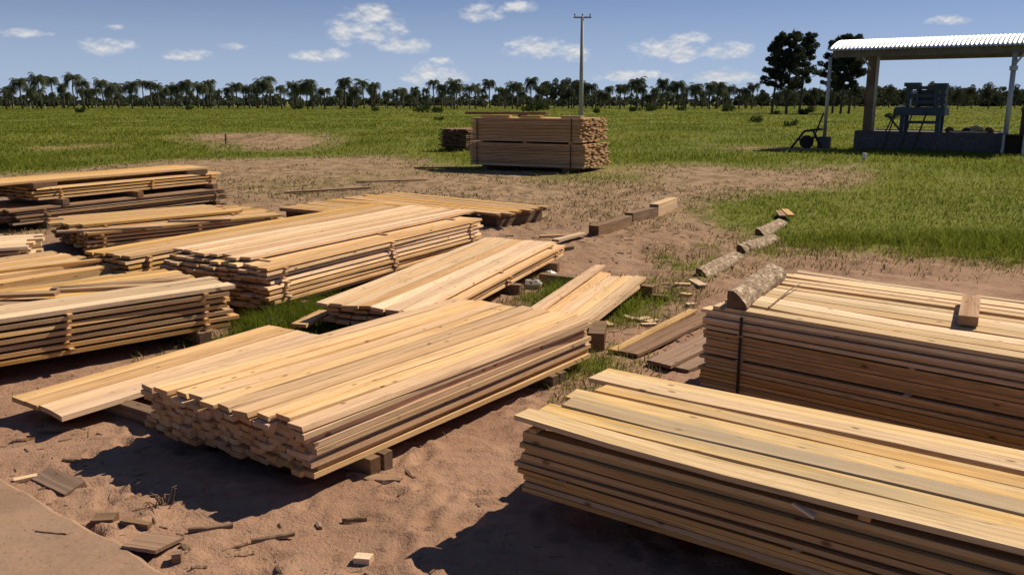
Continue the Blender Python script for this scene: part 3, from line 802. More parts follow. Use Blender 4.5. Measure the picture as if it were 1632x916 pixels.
flat_plank((1050, 588), (1190, 520), .26, .03, 'broad brown plank end poking out beside the strapped stack', M_DIRT, .02)
flat_plank((1082, 590), (1200, 540), .2, .03, 'grey plank half hidden behind the strapped stack corner', M_DIRT, .0)
bk = MB(); p = gp(960, 562); bk.box((0, 0, .08), (.16, .5, .2)); o = bk.build('wood_block', M_OLD); o.location = (p.x - .02, p.y + .3, 0); o.rotation_euler = (0, 0, -.15)
tag(o, 'dark upright timber block at the far end of the batten stack', 'wood block')
flat_plank((455, 310), (590, 302), .12, .05, 'weathered stick plank lying before the broad platform', M_DULL, group=None)
flat_plank((660, 268), (745, 268), .14, .05, 'dark plank lying on the sand before the lone stack', M_OLD)
flat_plank((570, 292), (680, 289), .12, .04, 'thin dry plank lying out in the open sand', M_DULL)
flat_plank((860, 383), (905, 381), .1, .03, 'splintered offcut beside the low stack, first of the rubble', M_TAN)
flat_plank((885, 392), (930, 380), .14, .04, 'bark offcut with a white end beside the low stack', M_PALE, .04)
flat_plank((888, 402), (912, 399), .09, .05, 'dark offcut under the end of the low stack', M_OLD)
flat_plank((1040, 476), (1065, 479), .08, .05, 'tiny block at the end of the long dark beam', M_OLD)
for i, (a, b_, wd) in enumerate((((1075, 461), (1100, 462), .07), ((1103, 455), (1120, 465), .12), ((1085, 473), (1102, 475), .08), ((1094, 487), (1108, 486), .08),
                                ((996, 506), (1012, 512), .07), ((1015, 512), (1034, 508), .1), ((1030, 516), (1046, 512), .09), ((1022, 519), (1046, 518), .06), ((960, 515), (975, 522), .08))):
    flat_plank(a, b_, wd, .025, 'small pale wood offcut on the ground between the boards and logs', M_PALE, .0, 'offcut', 'wood_offcut', 'pale offcuts between the boards and logs')

# debris near the slab
def bark_piece(pa, pb, wd, t, label, mat=M_OLD, group=None, tilt=0, roll=0, z=0):
    p, q = gp(*pa), gp(*pb); d = q - p; mid = (p + q) / 2; L = d.length; n = 7; V = []; F = []
    for i in range(n + 1):
        s = i / n; ww = wd / 2 * (.45 + .55 * math.sin(math.pi * min(max(s, .08), .92))) * random.uniform(.75, 1.15); x = (s - .5) * L; c = random.uniform(-.1, .1) * wd; zb = random.uniform(-.15, .15) * t
        V += [(x, c - ww, zb), (x, c + ww, zb), (x, c + ww * .8, zb + t), (x, c, zb + t * 1.4), (x, c - ww * .8, zb + t)]
    for i in range(n):
        for k in range(5): F.append((i*5+k, i*5+(k+1)%5, (i+1)*5+(k+1)%5, (i+1)*5+k))
    F += [(4, 3, 2, 1, 0), tuple(n*5+k for k in range(5))]
    me = bpy.data.meshes.new('bark_piece'); me.from_pydata(V, [], F); me.update()
    o = link('bark_piece', me, None, mat)
    o.location = (mid.x, mid.y, hz(mid.x, mid.y) + z - .004); o.rotation_euler = (roll, tilt, math.atan2(d.y, d.x))
    return tag(o, label, 'bark piece', group)
flat_plank((66, 757), (122, 782), .14, .03, 'dirty plank offcut tilted in the sand by the concrete edge', M_DIRT, .0).rotation_euler[0] = .25
flat_plank((22, 768), (60, 760), .05, .02, 'bright splinter beside the tilted offcut at the concrete edge', M_PALE, .0)
flat_plank((150, 838), (186, 836), .09, .05, 'small dark block half buried at the edge of the concrete', M_OLD, .0)
flat_plank((196, 838), (240, 845), .04, .03, 'dark stick lying against the half buried block', M_OLD, .0)
flat_plank((215, 872), (272, 880), .22, .02, 'flat bark slab leaning on the edge of the concrete', M_DIRT, .02).rotation_euler[0] = -.15
flat_plank((275, 895), (290, 893), .05, .05, 'little upright chip below the flat bark slab', M_DIRT, .0)
flat_plank((566, 888), (592, 890), .06, .035, 'small white-topped wood cube on the bare sand', M_PALE, .0)
for i, (a, b_, wd) in enumerate((((300, 848), (372, 840), .03), ((355, 878), (395, 865), .025), ((400, 862), (470, 850), .03), ((375, 885), (405, 880), .06), ((290, 870), (305, 880), .06), ((305, 908), (330, 909), .04),
                                ((440, 895), (450, 915), .05), ((200, 800), (225, 790), .08), ((545, 825), (585, 823), .02), ((505, 828), (510, 838), .04), ((555, 755), (640, 765), .12), ((60, 690), (120, 688), .04), ((20, 705), (60, 700), .06), ((70, 676), (100, 680), .06),
                                ((100, 735), (150, 738), .03), ((640, 740), (660, 760), .05))):
    bark_piece(a, b_, wd, .018, 'flake of dark bark lying on the sand around the concrete edge', random.choice((M_OLD, M_DIRT)), 'bark flakes on the sand')
def stone(px, r, label, mat=M_STONE):
    p = gp(*px); n = 8; V = []; F = []
    rows = 5
    for i in range(rows + 1):
        th = math.pi * i / rows
        for k in range(n):
            a = 2 * math.pi * k / n; rr = r * random.uniform(.8, 1.15)
            V.append((math.sin(th) * math.cos(a) * rr * 1.2, math.sin(th) * math.sin(a) * rr, math.cos(th) * rr * .8))
    for i in range(rows):
        for k in range(n): F.append((i*n+k, (i+1)*n+k, (i+1)*n+(k+1)%n, i*n+(k+1)%n))
    me = bpy.data.meshes.new('stone'); me.from_pydata(V, [], F); me.update()
    o = link('stone', me, None, mat); o.location = (p.x, p.y, hz(p.x, p.y) + r * .35)
    return tag(o, label, 'stone')
stone((437, 518), .075, 'pale rounded stone in the grass before the tall stickered stack')
stone((878, 440), .085, 'white angular stone under the far corner of the low stack', M_WHITE)
stone((848, 458), .11, 'grey stone beside the end of the long dark beam')

p = gp(262, 808); mb = MB()
for i in range(15):
    a = random.uniform(0, 6.28); L_ = random.uniform(.04, .11); o_ = Vector((random.uniform(-.06, .06), random.uniform(-.05, .05), 0)); e_ = o_ + Vector((math.cos(a) * L_, math.sin(a) * L_, random.uniform(.01, .10)))
    mb.tube([o_, o_.lerp(e_, .5) + Vector((0, 0, random.uniform(.02, .05))), e_], [.004, .0035, .002], 4)
o = mb.build('root_clump', M_OLD); o.location = (p.x, p.y, hz(p.x, p.y)); tag(o, 'dry tangled root clump at the edge of the batten stack shadow', 'roots')
bark_piece((58, 861), (108, 866), .012, .008, 'thin crooked twig lying on the concrete', M_DIRT, None, z=.055)
# loose crumbs of bark and wood, nobody could count them
def crumbs():
    V = []; F = []
    n = 2600
    k = np.arange(n); nearc = k < 900
    Y = np.where(nearc, RNG.uniform(3.6, 7.8, n), RNG.uniform(8, 26, n))
    X = np.where(nearc, RNG.uniform(-4.6, .6, n), RNG.uniform(-.35, .30, n) * Y)
    keep = (~nearc | (RNG.random(n) < .0) | (RNG.random(n) < .25 + .75 * np.exp(-np.abs((X + 2.6) + (Y - 4.6)) * 1.4))) & (grass_mask(X, Y) < .8)
    Z = hgt(X, Y) + .002
    for i in np.nonzero(keep)[0]:
        x, y, z = float(X[i]), float(Y[i]), float(Z[i])
        s = RNG.uniform(.004, .013) * (1 if nearc[i] else 1.2 + .04 * y); l = s * RNG.uniform(1.2, 5); a = RNG.uniform(0, 6.28); h = s * .6
        c_, s_ = math.cos(a), math.sin(a); o = len(V)
        for px, py, pz in ((-l, -s, 0), (l, -s * .6, 0), (l, s * .7, 0), (-l, s, 0), (-l * .8, 0, h), (l * .8, 0, h * .8)):
            V.append((x + px * c_ - py * s_, y + px * s_ + py * c_, z + pz))
        F += [(o, o+1, o+5, o+4), (o+2, o+3, o+4, o+5), (o+1, o+2, o+5, o+5), (o+3, o, o+4, o+4)]
    F = [f if len(set(f)) == 4 else tuple(dict.fromkeys(f)) for f in F]
    me = bpy.data.meshes.new('bark_crumbs'); me.from_pydata(V, [], F); me.update()
    m, b, out = new_mat('crumbs'); isl = b.n('ShaderNodeNewGeometry').outputs['Random Per Island']
    principled(b, out, b.mix(isl, (.10, .055, .034), (.26, .16, .095)), .9)
    o = link('bark_crumbs', me, None, m); o['kind'] = 'stuff'; tag(o, 'crumbs of bark and sawdust strewn over the sand', 'debris')
crumbs()

# ------------------------------------------------------------ grass
def grass(name, n, ymin, ymax, dens_fn, hfn, wfn, mat, label, spread=.62, seg=2, power=1.0):
    u = RNG.random(n)
    y = ymin * (ymax / ymin) ** u ** power
    x = RNG.uniform(-1, 1, n) * (spread * y + 1.5)
    m = grass_mask(x, y)
    keep = RNG.random(n) < dens_fn(m, x, y)
    x, y, m = x[keep], y[keep], m[keep]; n = len(x)
    z = hgt(x, y)
    h = hfn(x, y, m) * RNG.uniform(.45, 1.2, n); wd = wfn(x, y) * RNG.uniform(.6, 1.3, n)
    a = RNG.uniform(0, 2 * np.pi, n); la = RNG.uniform(0, 2 * np.pi, n); ln = h * RNG.uniform(.3, 1.35, n)
    dx_, dy_ = np.cos(a) * wd / 2, np.sin(a) * wd / 2; lx, ly = np.cos(la) * ln, np.sin(la) * ln
    P = [np.stack(q, -1) for q in ((x - dx_, y - dy_, z - .01), (x + dx_, y + dy_, z - .01),
                                   (x + dx_ * .7 + lx * .35, y + dy_ * .7 + ly * .35, z + h * .6), (x - dx_ * .7 + lx * .35, y - dy_ * .7 + ly * .35, z + h * .6), (x + lx, y + ly, z + h * .95))]
    b0 = np.arange(n) * 5
    V = np.stack(P, 1).reshape(-1, 3)
    F = np.concatenate([np.stack([b0, b0 + 1, b0 + 2], -1), np.stack([b0, b0 + 2, b0 + 3], -1), np.stack([b0 + 3, b0 + 2, b0 + 4], -1)])
    o = link(name, mesh_np(name, V, F), None, mat); o['kind'] = 'stuff'; tag(o, label, 'grass')
near_d = lambda m, x, y: np.where(m > .05, m ** 1.25, 0) * np.clip(fbm(x * 2.2, y * 2.2) * 3 - .75, .05, 1)
grass('yard_grass', 420000, 5.6, 15, near_d, lambda x, y, m: .05 + .20 * m ** 2, lambda x, y: .0045 + .0004 * y, M_GRASS, 'green grass tufts growing between the lumber stacks')
field_d = lambda m, x, y: np.where(m > .05, m ** 1.6, 0) * np.clip(fbm(x * .35, y * .22 + 3) * 3 - .45, .25, 1)
hvar = lambda x, y, m: (.02 + .12 * m ** 1.5 * (.5 + fbm(x * .2, y * .2))) * np.clip((y - 6) / 22, .45, 1.2)
grass('field_grass', 330000, 15, 330, field_d, hvar, lambda x, y: .005 + .0007 * y, M_GRASS, 'tall green grass of the open field')
dry_d = lambda m, x, y: np.where((m > .02) & (m < .7), .8, np.where(m >= .7, .10, .015)) * np.clip(fbm(x * .8 + 30, y * .6) * 3 - .9, 0, 1)
grass('dry_grass', 110000, 5.6, 70, dry_d, lambda x, y, m: .07 + .06 * m, lambda x, y: .005 + .0009 * y, M_DRY, 'dry straw-coloured grass in sparse patches on the sand')

# ------------------------------------------------------------ trees
def frond_crown(rg, n=26, Lf=2.7):
    V = []; F = []
    for i in range(n):
        az_ = rg.uniform(0, 2 * math.pi); e = rg.uniform(-.1, 1.35); L = Lf * rg.uniform(.8, 1.15)
        droop = rg.uniform(2.2, 3.6); p = Vector((0, 0, 0)); seg = 6; pts = [p.copy()]; el_ = e
        for s in range(seg):
            p = p + Vector((math.cos(az_) * math.cos(el_), math.sin(az_) * math.cos(el_), math.sin(el_))) * (L / seg); el_ -= droop / seg * (.6 + .9 * s / seg); pts.append(p.copy())
        sd = Vector((-math.sin(az_), math.cos(az_), 0))
        for s in range(seg):
            a, b_ = pts[s], pts[s + 1]; wl = L * .25 * math.sin(math.pi * (s + .8) / (seg + 1))
            for g in (-1, 1):
                for j in range(2):
                    m0 = a.lerp(b_, j / 2); m1 = a.lerp(b_, j / 2 + .38)
                    tip = m1 + sd * g * wl + Vector((0, 0, -wl * rg.uniform(.3, 1.0))) + (b_ - a) * .4
                    o = len(V); V += [tuple(m0), tuple(m1), tuple(tip)]; F.append((o, o + 1, o + 2))
    return mesh_np('crown', V, F)
def leaf_blob(rg, blobs, n, size):
    """many small faces spread through lumpy volumes"""
    V = []; F = []
    tot = sum(b[3] ** 2 for b in blobs)
    for (bx, by, bz, br, sq) in blobs:
        k = int(n * br * br / tot)
        for _ in range(k):
            d = Vector((rg.gauss(0, 1), rg.gauss(0, 1), rg.gauss(0, 1))).normalized() * br * rg.uniform(.55, 1.05)
            c = Vector((bx + d.x, by + d.y, bz + d.z * sq)); s = size * rg.uniform(.5, 1.4)
            a = Vector((rg.gauss(0, 1), rg.gauss(0, 1), rg.gauss(0, 1))).normalized(); b_ = a.orthogonal().normalized(); o = len(V)
            V += [tuple(c + a * s), tuple(c - a * s * .6 + b_ * s * .7), tuple(c - a * s * .6 - b_ * s * .7)]; F.append((o, o + 1, o + 2))
    return mesh_np('crown', V, F)
rg = random.Random(3)
crowns = [frond_crown(rg, rg.randrange(34, 70), rg.uniform(2.2, 3.1)) for _ in range(12)]
for c in crowns: c.materials.append(M_PALM)
def palm_trunk_mesh(k):
    mb = MB(); b_ = rg.uniform(-.03, .03); mb.tube([(0, 0, 0), (b_, 0, .35), (b_ * .6, b_, .7), (0, 0, 1.0)], [.028, .021, .019, .022], 6); return mb.mesh('trunk', True)
ptr = [palm_trunk_mesh(k) for k in range(3)]
for m_ in ptr: m_.materials.append(M_PALMTRUNK)
PALM_LABELS = [('tall palm whose drooping crown stands clear above the tree row', 'palm tree', 'tall palms of the far row'),
               ('palm of middle height with drooping crown in the far tree row', 'palm tree', 'middling palms of the far row'),
               ('short palm with its crown low against the dark wood', 'palm tree', 'short palms of the far row')]
def palm(px, top, D, cs=1.0):
    base = at_depth(px, 160, D); t = at_depth(px, top, D); H = t.z
    root = empty('palm_tree', (base.x, D, 0), rg.uniform(0, 6.28), *PALM_LABELS[0 if top < 133 else 1 if top < 139 else 2])
    cr = max(1.9, min(3.3, H * .37)) / 2.6 * cs
    tr = link('trunk', rg.choice(ptr), root); tr.scale = (9, 9, H - cr * 1.1)
    c = link('crown', rg.choice(crowns), root); c.location = (0, 0, H - cr * 1.2); c.scale = (cr * rg.uniform(.85, 1.15), cr * rg.uniform(.85, 1.15), cr * rg.uniform(.9, 1.4)); root.rotation_euler[0] = rg.uniform(-.05, .05); root.rotation_euler[1] = rg.uniform(-.05, .05); c.rotation_euler = (0, 0, rg.uniform(0, 6.28))
K = 420 / 1632
ROWS = [(0, [(35, 205), (75, 185), (135, 135), (250, 122), (330, 122), (395, 170), (455, 108), (520, 150), (200, 200), (640, 150), (590, 195), (690, 180), (730, 170), (815, 165), (885, 140), (940, 152), (985, 168), (1020, 200), (1095, 182), (1155, 155), (1225, 172), (1260, 175), (1300, 150), (1350, 210), (1415, 195), (1470, 165), (1545, 190), (1590, 180), (1625, 155)]),
        (400, [(100, 135), (45, 185), (190, 180), (270, 162), (350, 152), (380, 180), (455, 200), (585, 135), (550, 205), (630, 192), (700, 142), (765, 165), (745, 190), (840, 220), (900, 205), (942, 200), (985, 235), (1025, 210), (1090, 240), (1135, 140), (1180, 175), (1258, 160), (1350, 180), (1390, 175), (1435, 200), (1480, 142), (1575, 200), (1620, 170)]),
        (800, [(15, 200), (95, 160), (185, 135), (560, 170), (520, 165), (615, 220), (665, 188), (730, 182), (830, 142), (800, 165), (870, 190), (900, 240), (940, 195), (988, 150), (1020, 215), (1095, 158), (1140, 190), (1195, 182), (1240, 220), (1285, 165), (1325, 168), (1375, 215), (1410, 190), (1470, 195), (1510, 200), (1550, 165)])]
for x0, L_ in ROWS:
    for (cx, cy) in L_:
        palm(x0 + cx * K, 90 + cy * K - 1, rg.uniform(235, 275), 1.0)
for i in range(80):
    px = rg.uniform(-40, 1240); palm(px, rg.uniform(134, 151), rg.uniform(250, 330), rg.uniform(.75, 1.15))

def broad_tree(px, top, D, name='broadleaf_tree', label=None, group=None, n=1500, wide=1.0):
    t = at_depth(px, top, D); H = t.z; base = (t.x, D, 0)
    root = empty(name, base, 0, label, 'tree', group)
    mb = MB(); lean = rg.uniform(-.04, .04) * H
    mb.tube([(0, 0, 0), (lean * .4, 0, H * .35), (lean, 0, H * .75)], [H * .028, H * .02, H * .008], 6)
    for k in range(4):
        a = rg.uniform(0, 6.28); z0_ = H * rg.uniform(.3, .55)
        mb.tube([(lean * .5, 0, z0_), (lean * .5 + math.cos(a) * H * .14, math.sin(a) * H * .14, z0_ + H * .2)], [H * .01, H * .004], 5)
    mb.build('trunk', M_TRUNK, root)
    bl = []
    for k in range(9):
        a = rg.uniform(0, 6.28); r = rg.uniform(0, .26) * H * wide; z = rg.uniform(.36, .86) * H
        bl.append((math.cos(a) * r + lean, math.sin(a) * r, z, H * rg.uniform(.10, .16), .85))
    bl.append((lean, 0, H * .88, H * .11, 1))
    c = link('crown', leaf_blob(rg, bl, n, H * .028), root, M_BROAD)
for px, top in ((862, 133), (872, 129), (885, 124), (897, 126), (907, 123), (915, 128), (924, 129)):
    broad_tree(px, top, rg.uniform(262, 285), label='round-topped broadleaf tree rising among the palms behind the pole', group='broadleaf trees behind the pole', n=2200, wide=1.25)
for px, top in ((1215, 142), (1240, 145), (1268, 142), (1300, 140), (1330, 142), (1365, 135), (1395, 138), (1420, 134), (1442, 140), (1462, 133), (1487, 129), (1508, 133), (1530, 137), (1552, 134), (1580, 130), (1600, 137), (1622, 133), (1650, 136), (1680, 134)):
    broad_tree(px, top, rg.uniform(225, 265), label='dark broadleaf tree in the wood seen through and beside the open shed', group='trees of the wood beyond the shed', n=1900, wide=1.25)

def pine(px, top, basey, lean=0):
    D = gp(px, basey).y; H = at_depth(px, top, D).z; b0 = at_depth(px, 160, D)
    root = empty('pine_tree', (b0.x, D, 0), 0)
    mb = MB(); mb.tube([(0, 0, 0), (lean * .5, 0, H * .5), (lean, 0, H * .98)], [H * .017, H * .012, H * .003], 8)
    bl = []
    for k in range(46):
        z = H * (.30 + .66 * (k / 46) + rg.uniform(-.02, .02)); f = (z / H - .30) / .7
        r = H * (.26 - .18 * f) * rg.uniform(.35, 1.1) * (.75 if f < .1 else 1); a = rg.uniform(0, 6.28)
        e = (math.cos(a) * r + lean * z / H, math.sin(a) * r, z + r * rg.uniform(.15, .5))
        mb.tube([(lean * z / H, 0, z), ((e[0] + lean * z / H) / 2, e[1] / 2, z + r * .12), e], [H * .005, H * .0035, H * .0015], 5)
        for q in (.55, .8, 1.0):
            bl.append((lean * z / H + (e[0] - lean * z / H) * q + rg.uniform(-.2, .2), e[1] * q + rg.uniform(-.2, .2), z + (e[2] - z) * q + rg.uniform(0, .3), H * rg.uniform(.024, .046), .8))
    bl += [(lean, 0, H * (.95 + .025 * q), H * (.022 - .006 * q), 1.7) for q in range(3)]
    mb.build('trunk', M_TRUNK, root)
    link('crown', leaf_blob(rg, bl, 11000, .21), root, M_PINE)
    return root
PL = 'pine in the clump that stands clear of the shed'; PR = 'pine in the clump seen behind the shed roof and posts'
for px, top, by, ln, lab, g_ in ((1231, 51, 182, 1.0, PL, 'pines clear of the shed'), (1254, 49, 182, .4, PL, 'pines clear of the shed'), (1275, 52, 180, .9, PL, 'pines clear of the shed'),
                                 (1328, 58, 181, 0, PR, 'pines behind the shed'), (1341, 57, 182, .6, PR, 'pines behind the shed'), (1354, 56, 182, .5, PR, 'pines behind the shed')):
    tag(pine(px, top, by, ln), lab, 'pine tree', g_)

# the far wood that closes the horizon, one mass
def far_wood():
    V = []; F = []
    bl = []
    for i in range(360):
        px = -320 + i * 6.4 + rg.uniform(-4, 4); D = rg.uniform(330, 400); p = at_depth(px, 160, D)
        hh = rg.uniform(1.8, 5.2) if px < 1230 else rg.uniform(4.5, 7.5)
        bl.append((p.x, D, hh * .5, hh * .55, 1.0))
    o = link('far_wood', leaf_blob(rg, bl, 42000, .9), None, M_BROAD); o['kind'] = 'stuff'; tag(o, 'dark wood along the horizon behind the palms', 'wood')
far_wood()
def bush(px, py, r, label, group='dark bushes scattered in the far field', n=420):
    p = gp(px, py); root = empty('bush', (p.x, p.y, hz(p.x, p.y)), 0, label, 'bush', group)
    bl = [(rg.uniform(-.8, .8) * r, rg.uniform(-.5, .5) * r, r * rg.uniform(.3, .7), r * rg.uniform(.35, .6), .8) for _ in range(6)]
    link('foliage', leaf_blob(rg, bl, n, r * .13), root, M_BUSH)
    mb = MB(); mb.tube([(0, 0, -.05), (.1 * r, 0, r * .6)], [.06 * r, .02 * r], 5); mb.build('stem', M_TRUNK, root)
for px, py, r in ((475, 175, 1.5), (672, 180, 1.5), (700, 180, 1.3), (856, 178, 2.2), (840, 178, 1.2), (953, 181, 1.1), (1010, 178, 1.4), (1040, 178, 1.5), (1280, 183, 1.2), (1295, 180, 1.3), (1085, 177, 1.2), (1160, 178, 1.6), (1240, 183, .9),
                  (1205, 196, .7), (1260, 204, .6), (700, 192, .5), (1420, 190, .8), (1640, 182, 1.4), (600, 178, .9), (130, 180, 1.0), (300, 176, 1.1)):
    bush(px, py, r, 'small dark bush standing in the grass of the far field')

# field fence posts in front of the palms
fp = MB(); fp.tube([(0, 0, -.1), (0, 0, 1.35)], .085, 6); fpm = fp.mesh('fence_post'); fpm.materials.append(M_POST)
for i, px in enumerate(range(20, 1230, 27)):
    p = gp(px + rg.uniform(-3, 3), 174.6); o = link('fence_post', fpm); o.location = (p.x, p.y, 0); o.rotation_euler = (rg.uniform(-.05, .05), rg.uniform(-.05, .05), 0)
    tag(o, 'thin pale fence post at the foot of the palms', 'fence post', 'fence posts at the foot of the palms')

# ------------------------------------------------------------ pole, stake
D = 58; b0 = at_depth(926, 160, D); t0 = at_depth(928, 27, D)
pole = empty('utility_pole', (b0.x, D, 0), 0, 'tall grey utility pole with small crossarm behind the lone strapped stack', 'utility pole')
mb = MB(); mb.tube([(0, 0, -.2), (0, 0, t0.z)], [.17, .10], 10); mb.build('shaft', M_POST, pole, True)
mb = MB(); mb.box((0, 0, t0.z - .05), (1.15, .10, .10)); mb.build('crossarm', M_POST, pole)
for dx_ in (-.5, 0, .5):
    mb = MB(); mb.tube([(dx_, 0, t0.z + (0 if dx_ else .0)), (dx_, 0, t0.z + .08), (dx_, 0, t0.z + .10), (dx_, 0, t0.z + .17)], [.02, .025, .05, .035], 8); mb.build('insulator', M_CONC, pole)
p = gp(360, 229); mb = MB(); mb.tube([(p.x, p.y, -.1), (p.x + .02, p.y, .55)], .05, 7); tag(mb.build('stake', M_OLD), 'short dark stake standing by the bare sand mound', 'stake')

# ------------------------------------------------------------ open shed
A = gp(1311, 236); ax = Vector((.82, -.572, 0)).normalized(); pe = Vector((-ax.y, ax.x, 0))
rzS = math.atan2(ax.y, ax.x)
shed = empty('open_shed', (A.x, A.y, 0), rzS, 'open shed with curved corrugated metal roof on slim posts', 'shed')
HE = 4.82; SP = 5.0; RISE = .62; LEN = 10.2
V = []; F = []; NU = 340; NV = 16
for i in range(NU + 1):
    u = -.05 + LEN * i / NU; cor = .028 * math.sin(2 * math.pi * u / .19)
    for k in range(NV + 1):
        s = k / NV; V.append((u, -.35 + (SP + .4) * s, HE + RISE * (1 - (2 * s - 1) ** 2) + cor))
for i in range(NU):
    for k in range(NV): a = i * (NV + 1) + k; F.append((a, a + NV + 1, a + NV + 2, a + 1))
ro = link('roof', mesh_np('roof', V, F, True), shed, M_ROOF)
sm = ro.modifiers.new('thickness', 'SOLIDIFY'); sm.thickness = .012
for vv in (0.0, SP - .3):
    mb = MB(); mb.box((LEN / 2, vv, HE - .16), (LEN - .3, .10, .34)); mb.build('eave_beam', M_BEAM, shed)
for u in (0.2, 2.6, 5.0, 7.4, 9.6):
    mb = MB(); pts = [(u, -.1 + (SP - .1) * s / 8, HE - .03 + RISE * (1 - (2 * s / 8 - 1) ** 2) * .93) for s in range(9)]; mb.tube(pts, .045, 6); mb.build('arch_rib', M_GALV, shed)
for (u, v, r, zb, mt, nm) in ((.05, 0, .085, .55, M_GALV, 'post'), (8.15, 0, .11, .0, M_GALV, 'post'), (8.9, SP - .3, .10, 0, M_GALV, 'post')):
    mb = MB(); mb.tube([(u, v, zb), (u, v, HE - .3)], r, 10); mb.build(nm, mt, shed, True)
mb = MB(); mb.box((2.02, .25, .9 + (HE - 1.2) / 2), (.36, .3, HE - 1.2)); mb.build('post', M_BRICKPOST, shed)
mb = MB(); mb.tube([(2.32, .1, .9), (2.32, .1, HE - .3)], .075, 10); mb.build('post', simple('post_pale', (.42, .37, .26), (.52, .46, .33), 4), shed, True)
mb = MB(); mb.box((.05, 0, .27), (.55, .5, .6)); mb.build('post_footing', M_CONC, shed)
mb = MB(); mb.tube([(8.15, 0, HE - 1.1), (8.15, 0, HE - .9)], .17, 10); mb.tube([(8.15, 0, HE - .9), (8.55, -.05, HE - .3)], .05, 6); mb.build('bracket', M_GALV, shed)
mb = MB(); mb.tube([(2.0, .1, HE - .95), (1.6, .1, HE - .35)], .05, 6); mb.build('brace', M_GALV, shed)
# concrete machine base: four walls and a deck
base = empty('machine_base', tuple(A + ax * 1.5), rzS, 'long dark concrete base wall under the open shed', 'concrete base')
for (c, s) in (((3.25, .12, .43), (6.5, .24, .96)), ((3.25, 3.6, .43), (6.5, .24, .96)), ((.12, 1.86, .43), (.24, 3.22, .96)), ((6.38, 1.86, .43), (.24, 3.22, .96))):
    mb = MB(); mb.box(c, s); mb.build('base_wall', M_CONC, base)
mb = MB(); mb.box((3.25, 1.86, .40), (6.0, 3.2, .9)); mb.build('deck', M_CONC, base)
# frame saw machine standing on it
mc = empty('saw_machine', tuple(A + ax * 4.35 + pe * .9 + Vector((0, 0, .87))), rzS, 'blue-grey frame saw machine on four legs inside the open shed', 'saw machine')
for (x, y) in ((-.75, -.45), (.85, -.45), (-.75, .55), (.85, .55)):
    mb = MB(); mb.box((x, y, .40), (.20, .18, .84)); mb.build('leg', M_STEEL, mc)
mb = MB(); mb.box((0, .05, 1.0), (2.25, 1.3, .40)); mb.box((-1.05, .05, .98), (.3, 1.0, .24)); mb.build('bed', M_STEEL, mc)
mb = MB(); mb.box((.05, -.42, .48), (1.42, .08, .14)); mb.build('crossbar', M_STEEL, mc)
for x in (-.62, -.2, .62, .95):
    mb = MB(); mb.box((x, .05, 1.72), (.14 if abs(x) > .3 else .10, .8, 1.06)); mb.build('upright', M_STEEL, mc)
for z in (1.45, 1.75, 2.12):
    mb = MB(); mb.box((.16, .02, z), (1.80, .66, .15)); mb.build('crosshead', M_STEEL, mc)
mb = MB(); mb.box((-.5, .0, 2.28), (.7, .6, .18)); mb.box((.75, 0, 2.25), (.6, .55, .16)); mb.build('cap', M_STEEL, mc)
mb = MB(); mb.box((.15, .1, 1.62), (.9, .3, .8)); mb.build('back_plate', M_STEEL, mc)
mb = MB(); mb.tube([(-1.5, -.3, 0.02), (-1.15, -.3, .95)], .04, 6); mb.tube([(-.85, -.4, .1), (-1.45, -.4, .8)], .05, 6); mb.build('feed_brace', M_STEEL, mc)
mb = MB(); mb.tube([(-.45, -.48, 1.2), (-.45, -.48, 1.55)], .03, 6); mb.box((-.9, -.2, 1.27), (.2, .12, .1)); mb.build('lever', M_WHITE, mc)
def leaner(pa, za, pb, zb, r, label, D0, mat=M_IRON, group=None):
    a = Vector(pa) ; b_ = Vector(pb); mb = MB(); mb.tube([(a.x, a.y, za), (b_.x, b_.y, zb)], r, 7); o = mb.build('iron_bar', mat); return tag(o, label, 'iron bar', group)
def sh(u, v): return A + ax * u + pe * v
leaner(sh(3.0, -.55), -.05, sh(3.35, -.02), 1.75, .035, 'thin iron bar leaning on the concrete base near the thick post', 0)
leaner(sh(4.35, -.55), -.05, sh(4.75, .0), 1.85, .04, 'thin iron bar leaning on the concrete base below the saw machine', 0)
leaner(sh(3.75, -.40), -.05, sh(4.1, -.02), 1.7, .03, 'slim iron bar leaning between two others against the concrete base', 0)
leaner(sh(-.62, -.1), -.03, sh(-.06, -.1), 1.75, .04, 'dark iron bar leaning against the footed shed post', 0)
# rubble on the base
for i, (u, v, r, mt, lab) in enumerate(((6.9, .35, .26, M_STONE, 'pale lump lying on the end of the concrete base'), (6.45, .4, .18, M_IRON, 'dark lump of scrap beside the pale one on the base'), (7.4, .4, .2, M_RUST, 'rusty lump of scrap at the corner of the base'), (5.75, .3, .2, M_RUST, 'low brown lump of scrap behind the base edge'))):
    p = sh(u, v); s0 = stone((816, 400), r, lab, mt); s0.location = (p.x, p.y, .9 + r * .5); s0.name = 'scrap_lump'; s0['category'] = 'scrap'
p = sh(6.6, .12); mb = MB(); mb.box((0, 0, .04), (1.6, .25, .05)); o = mb.build('loose_plank', M_PALE); o.location = (p.x, p.y, .905); o.rotation_euler = (0, 0, rzS - .1); tag(o, 'pale board lying on the edge of the concrete base', 'plank')
p = sh(7.15, .2); mb = MB(); mb.box((0, 0, .04), (1.1, .12, .06)); o = mb.build('loose_plank', M_TAN); o.location = (p.x, p.y, .99); o.rotation_euler = (0, .25, rzS + .5); tag(o, 'tan stick propped on the scrap lumps of the base', 'plank')
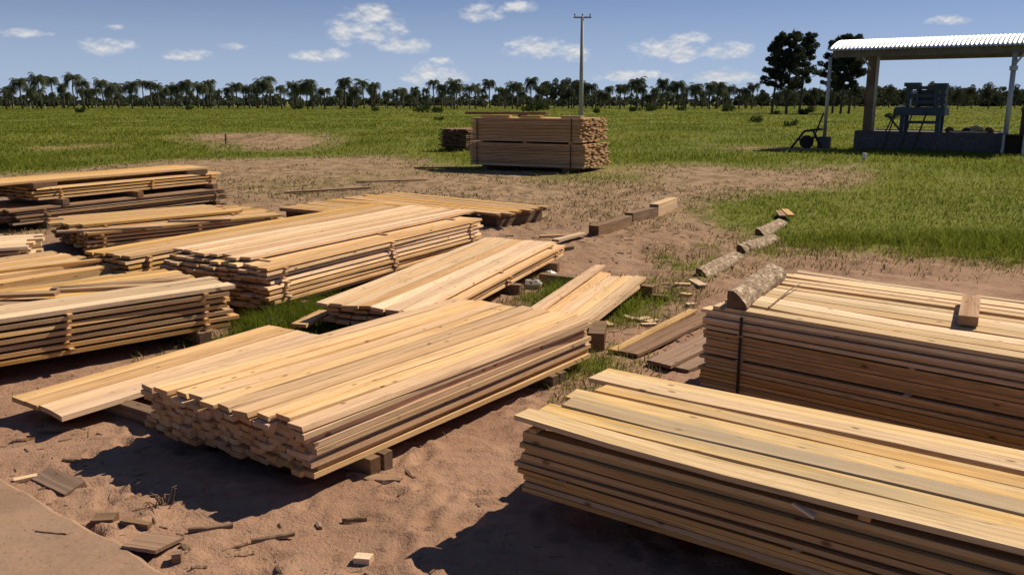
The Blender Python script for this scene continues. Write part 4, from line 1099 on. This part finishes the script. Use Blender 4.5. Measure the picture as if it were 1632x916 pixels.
# low pallet-like crate at the right, dark boiler sheet
p = sh(8.55, -.35); cr = empty('metal_crate', (p.x, p.y, 0), rzS, 'small open metal crate frame beside the shed post', 'crate')
for x in (-.4, .4):
    mb = MB(); mb.box((x, 0, .42), (.08, .5, .9)); mb.build('side', M_GALV, cr)
mb = MB(); mb.box((0, 0, .86), (.74, .5, .05)); mb.box((0, .22, .42), (.72, .04, .8)); mb.build('panel', M_IRON, cr)
p = sh(9.1, 1.1); bo = empty('boiler', (p.x, p.y, 0), rzS, 'tall dark rusty boiler standing at the end of the shed', 'boiler')
mb = MB(); mb.tube([(0, 0, 0), (0, 0, 1.9)], .5, 16); mb.build('firebox', M_RUST, bo, True)
mb = MB(); mb.tube([(0, 0, 1.88), (0, 0, 2.2), (0, 0, 3.75), (0, 0, 3.85)], [.5, .42, .40, .2], 16); mb.build('drum', M_IRON, bo, True)
# harrow-like scrap frame
p = gp(1282, 236); hf = empty('field_harrow', (p.x, p.y, 0), -.1, 'dark slanted iron harrow frame beside the footed shed post', 'harrow')
for (a, b_) in (((-.75, -.3, 0), (-.15, -.3, .85)), ((-.15, -.3, .85), (.75, -.3, .95)), ((-.55, .4, 0), (.05, .4, .85)), ((-.45, -.3, .42), (.45, -.3, .55)), ((.05, .4, .85), (.75, .4, .95)), ((.75, -.3, .95), (.75, .4, .95)), ((.3, -.3, .9), (.8, -.3, .0)), ((.45, .4, .9), (.9, .4, 0)), ((-.15, -.3, .85), (.05, .4, .85))):
    mb = MB(); mb.tube([a, b_], .05, 6); mb.build('bar', M_IRON, hf)
mb = MB(); mb.tube([(.1, -.05, .3), (.1, .15, .3)], .34, 16); mb.build('wheel', M_IRON, hf)
flat_plank((1225, 240), (1330, 241), .5, .08, 'pale flat board lying before the iron harrow', M_DULL, .0)
p = gp(1377, 258); mb = MB(); mb.tube([(0, 0, -.05), (0, 0, .28)], .075, 10); mb.tube([(0, 0, .28), (0, 0, .34)], .085, 10); o = mb.build('pipe_stub', M_WHITE); o.location = (p.x, p.y, 0); tag(o, 'short white pipe stub sticking out of the grass before the shed', 'pipe')
